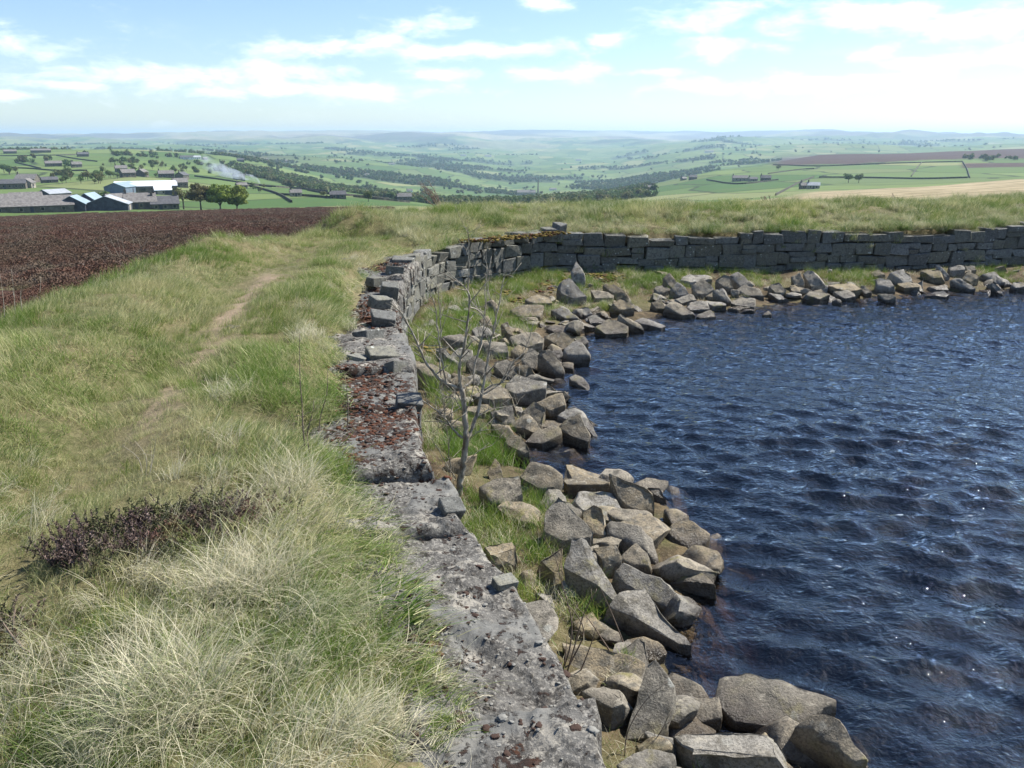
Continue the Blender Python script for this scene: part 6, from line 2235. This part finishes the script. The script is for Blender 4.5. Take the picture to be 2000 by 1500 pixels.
tree(205, 391, 32, 34, M['leaf_dark'], 'single dark green tree behind the blue roofed sheds', 1, dist=335, n=2200)
tree(392, 402, 46, 60, M['leaf_olive'], 'spreading thin leaved tree left of the two bright green trees', 2, dist=310, n=1300, trunk_frac=.4)
tree(430, 402, 46, 56, M['leaf_bright'], 'bright green tree at the moor edge, taller of the pair', 3, dist=308, n=3000, trunk_frac=.2)
tree(462, 402, 42, 56, M['leaf_bright'], 'bright green tree at the moor edge, right hand of the pair', 4, dist=309, n=3000, lean=.04, trunk_frac=.18)
tree(358, 398, 44, 42, M['leaf_olive'], 'half bare tree beside the cottage with chimneys', 5, dist=330, n=420, trunk_frac=.4)
tree(720, 394, 22, 22, M['leaf_dark'], 'small round tree alone in the field beyond the heather', 6, rmin=380, n=1200)
tree(1657, 357, 20, 22, M['leaf_dark'], 'round tree on the right hand fields, left of two', 7, rmin=420, n=1000)
tree(1677, 357, 18, 20, M['leaf_dark'], 'round tree on the right hand fields, right of two', 8, rmin=420, n=1000)
tree(124, 352, 16, 9, M['leaf_dark'], 'dark pointed conifer in the wood left of the works', 9, rmin=420, n=900, trunk_frac=.1)
tree(1520, 332, 10, 14, M['leaf_dark'], 'dark tree at the corner of the small field under the moor', 10, rmin=800, n=500)
tr_r = random.Random(3)
belt = []
for (x0, x1, y0, y1, n_, sz, lab_) in [(180, 250, 340, 350, 12, 11, 'leafy tree in the copse just left of the works'), (100, 200, 348, 360, 20, 12, 'leafy tree in the wood between the barns and the works'), (0, 35, 335, 345, 6, 12, 'leafy tree behind the long dark barn'),
                                       (240, 300, 328, 338, 12, 9, 'leafy tree in the copse behind the works'), (330, 370, 333, 340, 6, 10, 'leafy tree behind the houses right of the works'), (200, 330, 318, 328, 16, 8, 'leafy tree in the belt on the slope above the works'),
                                       (345, 385, 326, 332, 6, 7, 'leafy tree in the belt below the white brow farm'), (620, 650, 383, 388, 3, 10, 'leafy tree at the left of the dark field edge farmhouse'), (490, 520, 368, 380, 7, 9, 'leafy tree below the bonfire among the walled fields'),
                                       (455, 475, 372, 378, 3, 8, 'leafy tree behind the two bright green trees'), (270, 310, 342, 348, 5, 10, 'leafy tree along the back edge of the works')]:
    for _ in range(n_):
        belt.append((tr_r.uniform(x0, x1), tr_r.uniform(y0, y1), sz * tr_r.uniform(.7, 1.3), lab_))
crowns = [crown_geo(1, 1, 320, .075, 50 + k_) for k_ in range(5)]
cm = []
for k_, (V, F, v) in enumerate(crowns):
    me = make_mesh('crown', V, F, M[['leaf_dark', 'leaf_olive', 'leaf_dark', 'leaf_olive', 'leaf_dark'][k_]])
    set_attr(me, 'v', v)
    cm.append(me)
V, F = twig_tube([([(0, 0, -.1), (0, 0, .5)], [.04, .03])], 5)
tm = make_mesh('trunk', V, F, M['trunk'])
for px, row_, sz, lab_ in belt:
    g = hit_far(px, row_, 400)
    H = sz * float(np.linalg.norm(g)) / FPX
    root = empty('tree', tuple(g))
    tag(root, lab_, 'tree', 'copse trees: ' + lab_)
    c = link('crown', tr_r.choice(cm), root, (0, 0, H * .62))
    c.scale = (H * tr_r.uniform(.8, 1.1), H * tr_r.uniform(.8, 1.1), H * .8)
    c.rotation_euler = (0, 0, tr_r.uniform(0, 6.28))
    t_ = link('trunk', tm, root)
    t_.scale = (H, H, H)

# far-off woods, hedgerow trees: one mass
wv_ = []
for k_ in range(6):
    V, F, v = crown_geo(1, .8, 130, .12, 70 + k_, clumps=8)
    me = make_mesh('wood', V + np.array([0, 0, .36]), F, M['leaf_dark'] if k_ % 3 else M['leaf_olive'])
    set_attr(me, 'v', v)
    wv_.append(bpy.data.objects.new('wood', me))
n_ = 110000
aa_ = gr.uniform(AZ[60], AZ[-60], n_)
rr_ = np.exp(gr.uniform(math.log(650), math.log(6500), n_))
i_ = ((aa_ - AZ[0]) / (AZ[1] - AZ[0])).astype(int)
j_ = (np.log(rr_ / 9.0) / math.log(RG[1] / RG[0])).astype(int)
wd = WOOD[i_, j_]
hedge = (fbm(rr_ * np.sin(aa_) / 45, rr_ * np.cos(aa_) / 45, oct=2, seed=201) > 0.86) & (rr_ < 4500) & (tan_r[i_, j_] < .1) & (h_right[i_, j_] < .1)
openr = (pxg[i_, j_] > 1290) & (rr_ < 1900)
keep = ((gr.uniform(0, 1, n_) < wd * .55) | (hedge & (gr.uniform(0, 1, n_) < .3) & ~openr))
aa_, rr_ = aa_[keep], rr_[keep]
x, y = rr_ * np.sin(aa_), rr_ * np.cos(aa_)
sc_ = gr.uniform(6, 12, len(x)) * np.interp(rr_, [700, 3000, 6500], [.85, 1.15, 1.7])
print('woods', len(x))
scatter('far_woodland', np.stack([x, y, tz(x, y) - .5], 1), np.stack([np.zeros_like(x), np.zeros_like(x), gr.uniform(0, 6.28, len(x))], 1), sc_, gr.integers(0, 6, len(x)), wv_,
        'distant woods and hedgerow trees scattered across the hazy valley', 'woodland')

# ------------------------------------------------------------------ bonfire smoke
def smoke():
    m, b, o = new_mat('bonfire_smoke')
    tcn = b.n('ShaderNodeTexCoord').outputs['Object']
    n = b.noise(tcn, 0.09, 5.0, 0.6, 0.5)
    sp_ = b.n('ShaderNodeSeparateXYZ')
    b.l(tcn, sp_.inputs[0])
    fade = b.sstep(sp_.outputs[0], -62.0, 4.0)
    dens = b.math('MULTIPLY', b.math('MULTIPLY', b.sstep(n, 0.38, 0.62), fade), 0.4)
    pv = b.n('ShaderNodeVolumePrincipled')
    pv.inputs['Color'].default_value = (0.8, 0.86, 0.95, 1)
    b.l(dens, pv.inputs['Density'])
    b.l(pv.outputs[0], o.inputs[1])
    g = hit_far(508, 360, 480)
    k_ = float(np.linalg.norm(g)) / FPX
    prof = [(508, 358, 2), (502, 352, 4), (492, 347, 5), (478, 345, 6), (462, 341, 8), (444, 336, 10), (425, 329, 12), (408, 321, 13), (395, 314, 12)]
    V, F = [], []
    for i, (px, py, rp) in enumerate(prof):
        d = pix_dir(px, py)
        t = g[1] / d[1]
        c = Vector((d[0] * t, d[1] * t, EYE + d[2] * t)) - Vector(g)
        for q in range(10):
            an = 6.28318 * q / 10
            V.append(c + Vector((0.35 * math.sin(an), math.cos(an), math.sin(an))) * rp * k_)
    for i in range(len(prof) - 1):
        for q in range(10):
            q2 = (q + 1) % 10
            F.append((i * 10 + q, i * 10 + q2, (i + 1) * 10 + q2, (i + 1) * 10 + q))
    F.append(tuple(range(9, -1, -1)))
    F.append(tuple(range((len(prof) - 1) * 10, len(prof) * 10)))
    bm = bmesh.new()
    for v in V:
        bm.verts.new(v)
    bm.verts.ensure_lookup_table()
    for f in F:
        bm.faces.new([bm.verts[i] for i in f])
    bmesh.ops.recalc_face_normals(bm, faces=bm.faces)
    me = bpy.data.meshes.new('smoke')
    bm.to_mesh(me)
    bm.free()
    me.materials.append(m)
    o_ = link('smoke', me, None, tuple(g))
    tag(o_, 'thin blue grey bonfire smoke drifting over the fields', 'smoke', kind='stuff')


smoke()


# ------------------------------------------------------------------ air
def haze():
    m, b, o = new_mat('pale_air')
    pv = b.n('ShaderNodeVolumePrincipled')
    pv.inputs['Color'].default_value = (0.55, 0.77, 1.0, 1)
    pv.inputs['Density'].default_value = HAZE
    pv.inputs['Anisotropy'].default_value = 0.25
    b.l(pv.outputs[0], o.inputs[1])
    zlo, zhi = float(TZ.min()) - 1.0 - 4, max(float(TZ.max()), 40.0) + 4
    zlo = min(zlo, -8)
    v = [(x, y, z) for x in (-19000, 19000) for y in (-2000, 19000) for z in (zlo, zhi)]
    f = [(0, 1, 3, 2), (4, 6, 7, 5), (0, 4, 5, 1), (2, 3, 7, 6), (0, 2, 6, 4), (1, 5, 7, 3)]
    me = make_mesh('haze', v, f, m, smooth=False)
    o_ = link('haze', me)
    tag(o_, kind='stuff')


HAZE = 1.0e-4
haze()
